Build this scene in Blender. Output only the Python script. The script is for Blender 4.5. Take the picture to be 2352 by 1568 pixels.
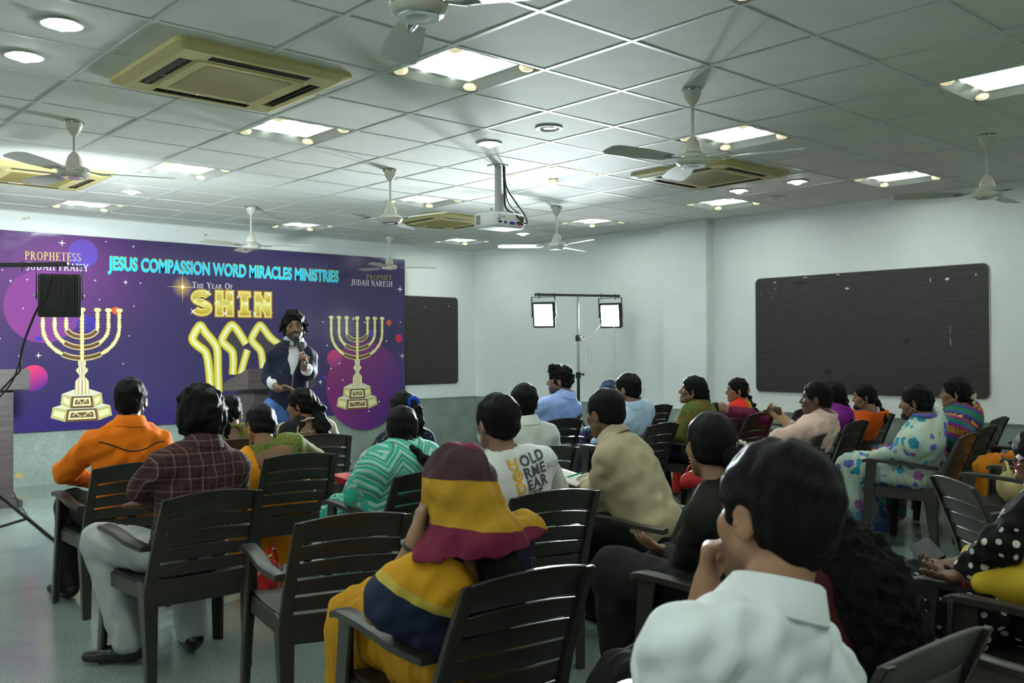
import bpy, bmesh, math, random
import numpy as np
from mathutils import Vector, Matrix
from mathutils.bvhtree import BVHTree

for _o in list(bpy.data.objects): bpy.data.objects.remove(_o)
SC = bpy.context.scene
COL = SC.collection
PI = math.pi
rnd = random.Random(7)

# ------------------------------------------------------------------ camera
CEIL = 2.84
YAW, PITCH, ROLL = 0.842724, 0.0095376, -0.0047369
CAM = np.array([-1.5722, -4.1187, 1.3785])
FPX = 2152.55
def _axes():
    fw = np.array([math.cos(PITCH)*math.cos(YAW), math.cos(PITCH)*math.sin(YAW), math.sin(PITCH)])
    r = np.cross(fw, [0, 0, 1]); r /= np.linalg.norm(r); u = np.cross(r, fw)
    return r*math.cos(ROLL)+u*math.sin(ROLL), -r*math.sin(ROLL)+u*math.cos(ROLL), fw
CR, CU, CF = _axes()
cam_data = bpy.data.cameras.new('camera'); cam = bpy.data.objects.new('camera', cam_data); COL.objects.link(cam)
cam.matrix_world = Matrix(((CR[0], CU[0], -CF[0], CAM[0]), (CR[1], CU[1], -CF[1], CAM[1]), (CR[2], CU[2], -CF[2], CAM[2]), (0, 0, 0, 1)))
cam_data.sensor_fit = 'HORIZONTAL'; cam_data.sensor_width = 36.0; cam_data.lens = FPX/2352*36.0
cam_data.clip_start = 0.05; cam_data.clip_end = 100
cam_data.dof.use_dof = True; cam_data.dof.focus_distance = 6.5; cam_data.dof.aperture_fstop = 7.0
SC.camera = cam
def ray(x, y):
    return CF + CR*(x-1176)/FPX - CU*(y-784)/FPX
def at(x, y, depth): return CAM + ray(x, y)*depth           # a point on the pixel's ray at a known depth
def atz(x, y, z):
    d = ray(x, y); return CAM + d*((z-CAM[2])/d[2])           # where the ray meets a level
def aty(x, y, yy):
    d = ray(x, y); return CAM + d*((yy-CAM[1])/d[1])
def atx(x, y, xx):
    d = ray(x, y); return CAM + d*((xx-CAM[0])/d[0])
def topx(p):
    d = np.array(p, float)-CAM; z = d@CF
    return 1176+FPX*(d@CR)/z, 784-FPX*(d@CU)/z, z

# ------------------------------------------------------------------ world, exposure
W = bpy.data.worlds.new('world'); SC.world = W; W.use_nodes = True
W.node_tree.nodes['Background'].inputs[0].default_value = (0.75, 0.85, 0.85, 1)
W.node_tree.nodes['Background'].inputs[1].default_value = 0.05
SC.view_settings.view_transform = 'Standard'; SC.view_settings.look = 'None'
SC.view_settings.exposure = 0.12; SC.view_settings.gamma = 1.0
SC.view_settings.use_curve_mapping = False

# ------------------------------------------------------------------ materials
def new_mat(name):
    m = bpy.data.materials.new(name); m.use_nodes = True
    return m, m.node_tree.nodes, m.node_tree.links, m.node_tree.nodes['Principled BSDF']
def ramp(N, stops, interp='LINEAR'):
    r = N.new('ShaderNodeValToRGB'); r.color_ramp.interpolation = interp
    e = r.color_ramp.elements
    while len(e) < len(stops): e.new(0.5)
    for i, (p, c) in enumerate(stops):
        e[i].position = p; e[i].color = (*c, 1)
    return r
MC = {}
def M(name, color=(.5, .5, .5), rough=.5, metal=0, var=0.0, vscale=8, bump=0.0, bscale=60, spec=.5, emit=None, estr=0, stretch=None, sheen=0, coat=0):
    if name in MC: return MC[name]
    m, N, L, P = new_mat(name); MC[name] = m
    P.inputs['Base Color'].default_value = (*color, 1); P.inputs['Roughness'].default_value = rough
    P.inputs['Metallic'].default_value = metal; P.inputs['Specular IOR Level'].default_value = spec
    if coat: P.inputs['Coat Weight'].default_value = coat
    if sheen: P.inputs['Sheen Weight'].default_value = sheen
    tc = N.new('ShaderNodeTexCoord'); mp = N.new('ShaderNodeMapping'); L.new(tc.outputs['Object'], mp.inputs[0])
    if stretch: mp.inputs['Scale'].default_value = stretch
    if var:
        n = N.new('ShaderNodeTexNoise'); n.inputs['Scale'].default_value = vscale; n.inputs['Detail'].default_value = 5
        L.new(mp.outputs[0], n.inputs['Vector'])
        lo = tuple(max(0, c*(1-var)) for c in color); hi = tuple(min(1, c*(1+var)) for c in color)
        r = ramp(N, [(.3, lo), (.7, hi)]); L.new(n.outputs[0], r.inputs[0]); L.new(r.outputs[0], P.inputs['Base Color'])
    if bump:
        n = N.new('ShaderNodeTexNoise'); n.inputs['Scale'].default_value = bscale; n.inputs['Detail'].default_value = 4
        L.new(mp.outputs[0], n.inputs['Vector'])
        b = N.new('ShaderNodeBump'); b.inputs['Strength'].default_value = bump; b.inputs['Distance'].default_value = .01
        L.new(n.outputs[0], b.inputs['Height']); L.new(b.outputs[0], P.inputs['Normal'])
    if emit is not None:
        P.inputs['Emission Color'].default_value = (*emit, 1); P.inputs['Emission Strength'].default_value = estr
    return m
def vcol_mat(name, rough=.5, bump=0.0, bscale=80, spec=.5, attr='Col', sss=0, sheen=0):
    if name in MC: return MC[name]
    m, N, L, P = new_mat(name); MC[name] = m
    a = N.new('ShaderNodeAttribute'); a.attribute_name = attr; L.new(a.outputs['Color'], P.inputs['Base Color'])
    P.inputs['Roughness'].default_value = rough; P.inputs['Specular IOR Level'].default_value = spec
    if sheen: P.inputs['Sheen Weight'].default_value = sheen
    if bump:
        tc = N.new('ShaderNodeTexCoord'); n = N.new('ShaderNodeTexNoise'); n.inputs['Scale'].default_value = bscale
        L.new(tc.outputs['Object'], n.inputs['Vector']); b = N.new('ShaderNodeBump'); b.inputs['Strength'].default_value = bump
        b.inputs['Distance'].default_value = .005
        L.new(n.outputs[0], b.inputs['Height']); L.new(b.outputs[0], P.inputs['Normal'])
    return m

def mat_floor():
    m, N, L, P = new_mat('polished_green_stone_floor')
    tc = N.new('ShaderNodeTexCoord')
    n1 = N.new('ShaderNodeTexNoise'); n1.inputs['Scale'].default_value = 1.3; n1.inputs['Detail'].default_value = 6; n1.inputs['Distortion'].default_value = .8
    n2 = N.new('ShaderNodeTexNoise'); n2.inputs['Scale'].default_value = 90; n2.inputs['Detail'].default_value = 3
    L.new(tc.outputs['Object'], n1.inputs['Vector']); L.new(tc.outputs['Object'], n2.inputs['Vector'])
    r1 = ramp(N, [(.3, (.17, .215, .185)), (.7, (.27, .32, .28))]); L.new(n1.outputs[0], r1.inputs[0])
    r2 = ramp(N, [(.35, (.72, .74, .72)), (.65, (1.2, 1.2, 1.2))]); L.new(n2.outputs[0], r2.inputs[0])
    mx = N.new('ShaderNodeMix'); mx.data_type = 'RGBA'; mx.blend_type = 'MULTIPLY'; mx.inputs[0].default_value = 1
    L.new(r1.outputs[0], mx.inputs[6]); L.new(r2.outputs[0], mx.inputs[7])
    L.new(mx.outputs[2], P.inputs['Base Color'])
    rr = ramp(N, [(.3, (.10,)*3), (.7, (.24,)*3)]); L.new(n1.outputs[0], rr.inputs[0]); L.new(rr.outputs[0], P.inputs['Roughness'])
    P.inputs['Specular IOR Level'].default_value = .5
    return m
def mat_dado():
    m, N, L, P = new_mat('green_speckled_stone')
    tc = N.new('ShaderNodeTexCoord')
    n1 = N.new('ShaderNodeTexNoise'); n1.inputs['Scale'].default_value = 3; n1.inputs['Detail'].default_value = 4
    n2 = N.new('ShaderNodeTexNoise'); n2.inputs['Scale'].default_value = 140; n2.inputs['Detail'].default_value = 2
    L.new(tc.outputs['Object'], n1.inputs['Vector']); L.new(tc.outputs['Object'], n2.inputs['Vector'])
    r1 = ramp(N, [(.3, (.20, .25, .215)), (.7, (.30, .355, .31))]); L.new(n1.outputs[0], r1.inputs[0])
    r2 = ramp(N, [(.35, (.6,)*3), (.65, (1.3,)*3)]); L.new(n2.outputs[0], r2.inputs[0])
    mx = N.new('ShaderNodeMix'); mx.data_type = 'RGBA'; mx.blend_type = 'MULTIPLY'; mx.inputs[0].default_value = 1
    L.new(r1.outputs[0], mx.inputs[6]); L.new(r2.outputs[0], mx.inputs[7]); L.new(mx.outputs[2], P.inputs['Base Color'])
    P.inputs['Roughness'].default_value = .3
    return m
def mat_wood_board(name, dark, light):
    m, N, L, P = new_mat(name)
    tc = N.new('ShaderNodeTexCoord'); mp = N.new('ShaderNodeMapping'); L.new(tc.outputs['Object'], mp.inputs[0])
    mp.inputs['Scale'].default_value = (2.0, 2.0, 26)
    n1 = N.new('ShaderNodeTexNoise'); n1.inputs['Scale'].default_value = 2.2; n1.inputs['Detail'].default_value = 7; n1.inputs['Distortion'].default_value = .6
    L.new(mp.outputs[0], n1.inputs['Vector'])
    r1 = ramp(N, [(.3, dark), (.75, light)]); L.new(n1.outputs[0], r1.inputs[0]); L.new(r1.outputs[0], P.inputs['Base Color'])
    P.inputs['Roughness'].default_value = .42
    return m
FLOOR_M = mat_floor(); DADO_M = mat_dado()
WALL_M = M('white_wall_paint', (.72, .755, .735), .6, var=.03, vscale=3, bump=.05, bscale=300)
CEIL_M = M('ceiling_tile_board', (.70, .70, .635), .75, var=.05, vscale=4, bump=.10, bscale=260)
BAR_M = M('ceiling_grid_metal', (.66, .67, .63), .45)
VOID_M = M('ceiling_void', (.10, .10, .10), .9)
BOARD_M = mat_wood_board('dark_wood_laminate', (.016, .0125, .013), (.040, .031, .030))
LECT_M = mat_wood_board('lectern_laminate', (.035, .027, .027), (.075, .058, .054))
CHAIR_M = M('dark_brown_moulded_plastic', (.030, .0245, .021), .36, var=.15, vscale=20, bump=.04, bscale=400)
CHROME_M = M('chrome', (.75, .76, .76), .12, 1.0)
FAN_M = M('ivory_fan_enamel', (.62, .60, .52), .28)
FANBLADE_M = M('ivory_fan_blade', (.66, .66, .60), .35)
AC_M = M('yellowed_ac_plastic', (.58, .50, .21), .45, var=.06, vscale=3)
ACG_M = M('yellowed_ac_grille', (.30, .245, .065), .6, var=.1, vscale=120, bump=.6, bscale=320)
BLACK_M = M('black_metal', (.008, .008, .009), .38)
CABLE_M = M('black_cable', (.012, .012, .014), .45)
DARK_M = M('dark_cavity', (.012, .012, .013), .6)
SILVER_M = M('brushed_steel_tube', (.5, .52, .53), .25, 1.0)
WHITEPL_M = M('white_plastic', (.72, .74, .72), .4)

# ------------------------------------------------------------------ mesh helpers
def link(o, parent=None):
    COL.objects.link(o)
    if parent is not None: o.parent = parent
    return o
def mesh_obj(name, verts, faces, mats, parent=None, smooth=False, fmat=None, cols=None):
    me = bpy.data.meshes.new(name)
    me.from_pydata([tuple(v) for v in verts], [], [tuple(f) for f in faces])
    if not isinstance(mats, (list, tuple)): mats = [mats]
    for m in mats: me.materials.append(m)
    if fmat is not None: me.polygons.foreach_set('material_index', np.asarray(fmat, np.int32))
    if smooth: me.polygons.foreach_set('use_smooth', np.ones(len(me.polygons), bool))
    if cols is not None:
        a = me.color_attributes.new('Col', 'FLOAT_COLOR', 'POINT')
        c = np.ones((len(verts), 4), np.float32); c[:, :3] = cols; a.data.foreach_set('color', c.ravel())
    me.update()
    return link(bpy.data.objects.new(name, me), parent)
def empty(name, loc=(0, 0, 0), rz=0.0):
    o = bpy.data.objects.new(name, None); o.empty_display_size = .1
    o.location = tuple(loc); o.rotation_euler = (0, 0, rz); COL.objects.link(o); return o
def tag(o, label=None, cat=None, group=None, kind=None):
    if label: o['label'] = label
    if cat: o['category'] = cat
    if group: o['group'] = group
    if kind: o['kind'] = kind
    return o
class MB:
    """collects boxes, tubes, lathes and lofts; build() links them as one mesh object"""
    def __init__(s): s.v = []; s.f = []; s.sm = []
    def add(s, vs, fs):
        n = len(s.v); s.v += [tuple(map(float, v)) for v in vs]; s.f += [tuple(i+n for i in f) for f in fs]; return s
    def box(s, c, d, R=None):
        vs = []
        for x in (-.5, .5):
            for y in (-.5, .5):
                for z in (-.5, .5):
                    p = np.array([x*d[0], y*d[1], z*d[2]])
                    if R is not None: p = np.asarray(R)@p
                    vs.append(p+np.asarray(c))
        return s.add(vs, [(0, 1, 3, 2), (4, 6, 7, 5), (0, 4, 5, 1), (2, 3, 7, 6), (0, 2, 6, 4), (1, 5, 7, 3)])
    def loft(s, rings, cap=True, close=True):
        n = len(rings[0]); vs = [p for r in rings for p in r]; fs = []
        for i in range(len(rings)-1):
            for j in range(n if close else n-1):
                k = (j+1) % n
                fs.append((i*n+j, i*n+k, (i+1)*n+k, (i+1)*n+j))
        if cap:
            fs.append(tuple(range(n-1, -1, -1))); fs.append(tuple((len(rings)-1)*n+j for j in range(n)))
        return s.add(vs, fs)
    def tube(s, pts, r, n=8, cap=True, flat=1.0):
        pts = [np.asarray(p, float) for p in pts]
        rs = r if isinstance(r, (list, tuple, np.ndarray)) else [r]*len(pts)
        rings = []; prev = None
        for i, p in enumerate(pts):
            t = pts[min(i+1, len(pts)-1)]-pts[max(i-1, 0)]; t = t/(np.linalg.norm(t)+1e-12)
            if prev is None:
                a = np.array([0, 0, 1.0]) if abs(t[2]) < .9 else np.array([1.0, 0, 0])
            else: a = prev
            u = a-t*(a@t); u /= np.linalg.norm(u); w = np.cross(t, u); prev = u
            rings.append([p+rs[i]*(math.cos(q)*u*flat+math.sin(q)*w) for q in [2*PI*j/n for j in range(n)]])
        return s.loft(rings, cap)
    def lathe(s, prof, n=24, c=(0, 0, 0)):
        rings = [[(c[0]+r*math.cos(2*PI*j/n), c[1]+r*math.sin(2*PI*j/n), c[2]+z) for j in range(n)] for r, z in prof]
        return s.loft(rings, True)
    def ball(s, c, r, n=10, m=7):
        r = np.broadcast_to(np.asarray(r, float), (3,))
        prof = []
        for i in range(m+1):
            a = -PI/2+PI*i/m
            prof.append([(c[0]+r[0]*max(math.cos(a), .02)*math.cos(2*PI*j/n), c[1]+r[1]*max(math.cos(a), .02)*math.sin(2*PI*j/n), c[2]+r[2]*math.sin(a)) for j in range(n)])
        return s.loft(prof, True)
    def prism(s, poly, axis, a, b):
        """extrude a 2-D polygon (other two axes in order) along axis from a to b"""
        def mk(p, t):
            q = [p[0], p[1]]; q.insert(axis, t); return q
        return s.loft([[mk(p, a) for p in poly], [mk(p, b) for p in poly]])
    def build(s, name, mat, parent=None, smooth=False, bevel=0, seg=2, normals=True):
        o = mesh_obj(name, s.v, s.f, mat, parent, smooth)
        bm = bmesh.new(); bm.from_mesh(o.data)
        if bevel:
            bmesh.ops.bevel(bm, geom=list(bm.edges), offset=bevel, segments=seg, affect='EDGES', clamp_overlap=True)
        if normals: bmesh.ops.recalc_face_normals(bm, faces=bm.faces)
        bm.to_mesh(o.data); bm.free()
        if bevel or smooth:
            o.data.polygons.foreach_set('use_smooth', np.ones(len(o.data.polygons), bool))
            try: o.data.set_sharp_from_angle(angle=math.radians(40))
            except Exception: pass
        return o
def copy_tree(o, parent=None):
    c = o.copy(); COL.objects.link(c); c.parent = parent
    for ch in list(o.children): copy_tree(ch, c)
    return c
def rotz(a): return np.array([[math.cos(a), -math.sin(a), 0], [math.sin(a), math.cos(a), 0], [0, 0, 1.0]])
def rotx(a): return np.array([[1.0, 0, 0], [0, math.cos(a), -math.sin(a)], [0, math.sin(a), math.cos(a)]])
def roty(a): return np.array([[math.cos(a), 0, math.sin(a)], [0, 1.0, 0], [-math.sin(a), 0, math.cos(a)]])
def rrect(w, h, r, n=5, c=(0, 0)):
    out = []
    for sx, sy, a0 in ((1, 1, 0), (-1, 1, 90), (-1, -1, 180), (1, -1, 270)):
        for i in range(n+1):
            a = math.radians(a0+90*i/n); out.append((c[0]+sx*(w/2-r)+r*math.cos(a), c[1]+sy*(h/2-r)+r*math.sin(a)))
    return out

# ------------------------------------------------------------------ room shell
XR, YF, XL, YB = 7.17, 6.49, -4.23, -7.2
DH = 0.70
def shell():
    t = .15
    o = MB().box(((XL+XR)/2, (YF+YB)/2, -.05), (XR-XL+.6, YF-YB+.6, .1)).build('floor', FLOOR_M); tag(o, kind='structure')
    # faint joints between the big floor slabs are recessed lines cut as thin dark strips
    for nm, c, d in (('wall_front', ((XL+XR)/2, YF+t/2, CEIL/2+.15), (XR-XL+2*t, t, CEIL+.3)),
                     ('wall_rear', ((XL+XR)/2, YB-t/2, CEIL/2+.15), (XR-XL+2*t, t, CEIL+.3)),
                     ('wall_right', (XR+t/2, (YF+YB)/2, CEIL/2+.15), (t, YF-YB, CEIL+.3)),
                     ('wall_left', (XL-t/2, (YF+YB)/2, CEIL/2+.15), (t, YF-YB, CEIL+.3))):
        tag(MB().box(c, d).build(nm, WALL_M), kind='structure')
    # pilaster on the right wall
    y0, y1 = 2.26, 2.88
    tag(MB().box((XR-.06, (y0+y1)/2, CEIL/2), (.15, y1-y0, CEIL)).build('trim_1', WALL_M, bevel=.006), kind='structure')
    # stone dado with a ledge
    def dado(nm, c, d, cap_c, cap_d):
        w = MB().box(c, d).build(nm, DADO_M); tag(w, kind='structure')
        MB().box(cap_c, cap_d).build('dado_ledge', DADO_M, w, bevel=.005)
    th = .02
    dado('baseboard_front', ((XL+XR)/2, YF-th/2, DH/2), (XR-XL, th, DH), ((XL+XR)/2, YF-th/2-.004, DH+.008), (XR-XL, th+.016, .018))
    dado('baseboard_right', (XR-th/2, (YF+YB)/2, DH/2), (th, YF-YB-.06, DH), (XR-th/2-.004, (YF+YB)/2, DH+.008), (th+.016, YF-YB-.06, .018))
    dado('baseboard_left', (XL+th/2, (YF+YB)/2, DH/2), (th, YF-YB-.06, DH), (XL+th/2+.004, (YF+YB)/2, DH+.008), (th+.016, YF-YB-.06, .018))
    dado('baseboard_rear', ((XL+XR)/2, YB+th/2, DH/2), (XR-XL, th, DH), ((XL+XR)/2, YB+th/2+.004, DH+.008), (XR-XL, th+.016, .018))
    tag(MB().box((XR-.14, 2.57, DH/2), (.03, .66, DH)).build('trim_2', DADO_M), kind='structure')
shell()

# ------------------------------------------------------------------ ceiling grid: tiles and bars
G = .6
def in_view(p, mx=60, my=60):
    x, y, z = topx(p)
    return z > .3 and -mx < x < 2352+mx and -my < y < 1568+my
LIGHTS = [(a, b) for a in (-6, -2, 2, 6, 10) for b in (-11, -7, -4, -1, 2, 5, 9)]
DOWN_ON = [(-1, 0), (-1, 1), (2, 7), (4, 1), (10, 7), (9, 0), (9, 1)]
DOWN_OFF = [(4, 0), (6, 7), (10, 1)]
ACS = [(1, 1), (1, 7), (8, 1), (8, 7), (1, -5), (8, -5)]
def ceiling():
    c = MB().box(((XL+XR)/2, (YF+YB)/2, CEIL+.20), (XR-XL+.3, YF-YB+.3, .1)).build('ceiling', VOID_M); tag(c, kind='structure')
    tm = None; rest = MB(); n = 0
    a0, a1 = math.floor(XL/G), math.ceil(XR/G); b0, b1 = math.floor(YB/G), math.ceil(YF/G)
    for a in range(a0, a1):
        for b in range(b0, b1):
            if (a, b) in LIGHTS: continue
            x0, x1 = max(a*G, XL), min((a+1)*G, XR); y0, y1 = max(b*G, YB), min((b+1)*G, YF)
            if x1-x0 < .03 or y1-y0 < .03: continue
            cx, cy = (x0+x1)/2, (y0+y1)/2; w, d = x1-x0-.016, y1-y0-.016
            full = abs(x1-x0-G) < 1e-6 and abs(y1-y0-G) < 1e-6
            vis = any(in_view((px_, py_, CEIL), 10, 10) for px_ in (x0, x1) for py_ in (y0, y1)) and n < 300
            if not vis: rest.box((cx, cy, CEIL+.006), (w, d, .012)); continue
            n += 1
            if full and tm is not None:
                o = link(bpy.data.objects.new('ceiling_tile', tm), c)
            else:
                o = MB().box((0, 0, 0), (w, d, .012)).build('ceiling_tile', CEIL_M, c, bevel=.002, seg=1)
                if full: tm = o.data
            o.location = (cx, cy, CEIL+.006+rnd.uniform(0, .002))
            o.rotation_euler = (rnd.gauss(0, .0018), rnd.gauss(0, .0018), rnd.gauss(0, .001))
    if rest.v: tag(rest.build('ceiling_tiles_out_of_sight', CEIL_M, c), kind='stuff')
    for a in range(a0+1, a1):
        MB().box((a*G, (YF+YB)/2, CEIL-.0005), (.024, YF-YB, .005)).build('grid_bar', BAR_M, c)
    for b in range(b0+1, b1):
        MB().box(((XL+XR)/2, b*G, CEIL-.0002), (XR-XL, .022, .005)).build('grid_bar', BAR_M, c)
    # wall angle where the tiles meet the walls
    MB().box(((XL+XR)/2, YF-.012, CEIL-.004), (XR-XL, .024, .008)).build('edge_bar', BAR_M, c)
    MB().box((XR-.012, (YF+YB)/2, CEIL-.004), (.024, YF-YB, .008)).build('edge_bar', BAR_M, c)
ceiling()
# ------------------------------------------------------------------ ceiling lights
def mat_diffuser():
    m, N, L, P = new_mat('prismatic_diffuser_with_tubes')
    tc = N.new('ShaderNodeTexCoord'); sx = N.new('ShaderNodeSeparateXYZ'); L.new(tc.outputs['Object'], sx.inputs[0])
    def math_(op, a, b=None):
        n = N.new('ShaderNodeMath'); n.operation = op
        for i, q in enumerate((a, b)):
            if q is None: continue
            if isinstance(q, (int, float)): n.inputs[i].default_value = q
            else: L.new(q, n.inputs[i])
        return n.outputs[0]
    # two lamp tubes shine through: brighter bands across x
    ay = math_('ABSOLUTE', sx.outputs['X']); dd = math_('ABSOLUTE', math_('SUBTRACT', ay, .095))
    band = math_('MAXIMUM', math_('SUBTRACT', 1.0, math_('MULTIPLY', dd, 22)), 0)
    pr = math_('MULTIPLY', math_('SINE', math_('MULTIPLY', sx.outputs['X'], 380)), math_('SINE', math_('MULTIPLY', sx.outputs['Y'], 380)))
    st = math_('ADD', math_('MULTIPLY', math_('POWER', band, 2.0), 110.0), math_('ADD', math_('MULTIPLY', pr, .45), 1.0))
    P.inputs['Base Color'].default_value = (.8, .85, .8, 1)
    P.inputs['Emission Color'].default_value = (.86, 1.0, .93, 1)
    L.new(math_('MULTIPLY', st, 1.0), P.inputs['Emission Strength'])
    return m
DIFF_M = mat_diffuser()
FRAME_M = M('perforated_grey_reflector', (.47, .48, .44), .4, bump=.5, bscale=700)
CAP_M = M('yellowed_corner_cap', (.72, .62, .30), .35, emit=(1.0, .93, .62), estr=.55)
LAMP_M = M('downlight_lamp', (1, 1, 1), .3, emit=(.9, .97, 1.0), estr=60)
LAMPOFF_M = M('downlight_lamp_off', (.25, .25, .25), .2, .6)
RING_M = M('downlight_ring', (.66, .67, .64), .25, .3)
def light_proto():
    t = empty('ceiling_light')
    tag(t, 'square recessed fluorescent ceiling light with prismatic cover and yellowed corner caps', 'ceiling light', 'square ceiling lights')
    h, s = .287, .205
    f = MB()
    for k in range(4):
        R = rotz(k*PI/2)
        a = [R@np.array(p) for p in ((-h, -h, -.004), (h, -h, -.004), (s, -s, .03), (-s, -s, .03), (-h, -h, .012), (h, -h, .012), (s, -s, .046), (-s, -s, .046))]
        f.add(a, [(0, 1, 2, 3), (7, 6, 5, 4), (0, 4, 5, 1), (3, 2, 6, 7), (0, 3, 7, 4), (1, 5, 6, 2)])
    f.build('reflector_frame', FRAME_M, t)
    MB().box((0, 0, .034), (2*s+.004, 2*s+.004, .008)).build('diffuser', DIFF_M, t)
    for k in range(4):
        p = rotz(k*PI/2)@np.array([.235, .235, .010])
        MB().lathe([(.040, .012), (.040, 0), (.030, -.012), (.014, -.017), (.001, -.018)], 16, p).build('corner_cap', CAP_M, t, smooth=True)
    return t
def ceiling_fittings():
    p = light_proto(); first = True
    for a, b in LIGHTS:
        c = p if first else copy_tree(p); first = False
        c.location = ((a+.5)*G, (b+.5)*G, CEIL)
    def down(on):
        t = empty('downlight')
        if on: tag(t, 'small round lit downlight set in a ceiling tile', 'downlight', 'lit round downlights')
        else: tag(t, 'small round unlit downlight set in a ceiling tile', 'downlight', 'unlit round downlights')
        MB().lathe([(.055, .0), (.088, -.002), (.092, -.006), (.088, -.010), (.062, -.006), (.055, .0)], 28).build('trim_ring', RING_M, t, smooth=True)
        if on:
            MB().lathe([(.055, -.002), (.050, -.012), (.034, -.024), (.018, -.032), (.001, -.034)], 20).build('lamp', LAMP_M, t, smooth=True)
        else:
            MB().lathe([(.056, .0), (.050, -.003), (.02, -.006), (.001, -.007)], 20).build('lamp', LAMPOFF_M, t, smooth=True)
        return t
    for lst, on in ((DOWN_ON, True), (DOWN_OFF, False)):
        p = down(on)
        for i, (a, b) in enumerate(lst):
            c = p if i == 0 else copy_tree(p); c.location = ((a+.5)*G, (b+.5)*G, CEIL)
ceiling_fittings()

# ------------------------------------------------------------------ cassette air conditioners
def ac_proto():
    t = empty('cassette_air_conditioner'); tag(t, 'yellowed ceiling cassette air conditioner with four air slots and mesh grille', 'air conditioner', 'ceiling cassette air conditioners')
    h = .475; m = .40; g = .265
    # panel: sloped rim + flat ring with four slots left open between ring bars
    f = MB()
    ro = rrect(2*h, 2*h, .05); ri = rrect(2*m+.04, 2*m+.04, .04); rt = rrect(2*h, 2*h, .05)
    f.loft([[(x, y, .002) for x, y in rt], [(x, y, -.022) for x, y in ro], [(x, y, -.042) for x, y in ri]], cap=False)
    s0, s1, sl = .318, .385, .27          # slot from s0 to s1, half length sl
    for k in range(4):
        R = rotz(k*PI/2)
        for (xa, xb, ya, yb) in ((-.422, .422, s1, .422), (-.31, .31, .285, s0), (sl, .422, s0, s1), (-.422, -sl, s0, s1)):
            a = [R@np.array(q) for q in ((xa, ya, -.042), (xb, ya, -.042), (xb, yb, -.042), (xa, yb, -.042))]
            f.add(a, [(0, 1, 2, 3)])
    f.build('panel', AC_M, t, smooth=False)
    MB().box((0, 0, .02), (2*m, 2*m, .02)).build('cavity', DARK_M, t)
    for k in range(4):
        R = rotz(k*PI/2)
        b = MB().box(R@np.array([0, (s0+s1)/2+.012, -.028]), (2*sl-.01, .05, .004), R@rotx(.75))
        b.build('louvre', M('ac_louvre', (.06, .055, .04), .4), t)
    q = MB().loft([[(x, y, -.040) for x, y in rrect(.60, .60, .03)], [(x, y, -.047) for x, y in rrect(.585, .585, .03)]])
    gr = q.build('grille_frame', AC_M, t)
    MB().box((0, 0, -.0465), (2*g-.06, 2*g-.04, .004)).build('mesh_grille', ACG_M, gr)
    MB().box((-.08, .283, -.0465), (.12, .02, .004)).build('status_panel', WHITEPL_M, gr)
    MB().ball((-.06, .283, -.049), .004, 8, 5).build('status_lamp', M('red_led', (1, .1, .05), .3, emit=(1, .08, .03), estr=5), gr)
    return t
def air_conditioners():
    p = ac_proto()
    for i, (a, b) in enumerate(ACS):
        c = p if i == 0 else copy_tree(p); c.location = (a*G+.02, b*G-.02, CEIL)
air_conditioners()

# ------------------------------------------------------------------ ceiling fans
def fan_proto(rod):
    t = empty('ceiling_fan'); tag(t, 'ivory three-blade ceiling fan on a short rod with chrome trim', 'ceiling fan', 'ceiling fans')
    RD = rod
    MB().lathe([(.03, .0), (.058, -.002), (.061, -.009), (.056, -.016), (.04, -.015)], 28).build('chrome_ring', CHROME_M, t, smooth=True)
    MB().lathe([(.050, -.012), (.048, -.035), (.036, -.065), (.022, -.085), (.014, -.092), (.012, -.095)], 28).build('upper_cup', FAN_M, t, smooth=True)
    MB().tube([(0, 0, -.08), (0, 0, -.12-RD)], .0095, 12).build('rod', FAN_M, t, smooth=True)
    z = -.095-RD
    MB().lathe([(.011, z), (.020, z-.008), (.036, z-.03), (.047, z-.06), (.051, z-.082), (.050, z-.09), (.04, z-.09)], 28).build('lower_cup', FAN_M, t, smooth=True)
    z = z-.086
    MB().lathe([(.035, z), (.070, z-.012), (.090, z-.022), (.098, z-.036), (.098, z-.048), (.088, z-.066), (.064, z-.078), (.02, z-.082), (.001, z-.082)], 36).build('motor_housing', FAN_M, t, smooth=True)
    MB().lathe([(.099, z-.035), (.1015, z-.038), (.1015, z-.042), (.099, z-.045)], 36).build('chrome_band', CHROME_M, t, smooth=True)
    MB().lathe([(.066, z-.074), (.071, z-.0755), (.069, z-.080), (.064, z-.080)], 36).build('chrome_rim', CHROME_M, t, smooth=True)
    zb = z-.046
    for k in range(3):
        R = rotz(k*2*PI/3)
        b = MB(); rings = []
        for i in range(13):
            s = i/12; r = .165+.435*s; w = (.048+.022*min(1, s*2.2))*(1 if s < .9 else (1-((s-.9)/.1)**2*.35))
            tilt = .16
            ring = []
            for u, zz in ((-1, 0), (-.4, .006), (.4, .006), (1, 0), (.4, .002), (-.4, .002)):
                y = u*w; z = zb+zz+y*math.tan(tilt)
                ring.append(R@np.array([r, y, z]))
            rings.append(ring)
        bl = b.loft(rings).build('blade', FANBLADE_M, t, smooth=True)
        a = MB()
        a.tube([R@np.array(q) for q in ((.085, 0, zb+.012), (.12, 0, zb+.004), (.165, 0, zb-.002), (.215, 0, zb-.004))], [.016, .013, .022, .012], 8, flat=.35)
        a.build('blade_bracket', CHROME_M, bl, smooth=True)
    return t
FANS = [(.5, 3.55, 100, 0), (4.53, 3.6, 40, 1), (4.56, 7.75, 75, 1), (8.6, 9.6, 95, 1), (8.54, 4.5, 18, 1), (4.46, -1.47, 50, 1), (8.56, -2.5, 5, 1), (.43, -2.68, 62, 0)]
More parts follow.
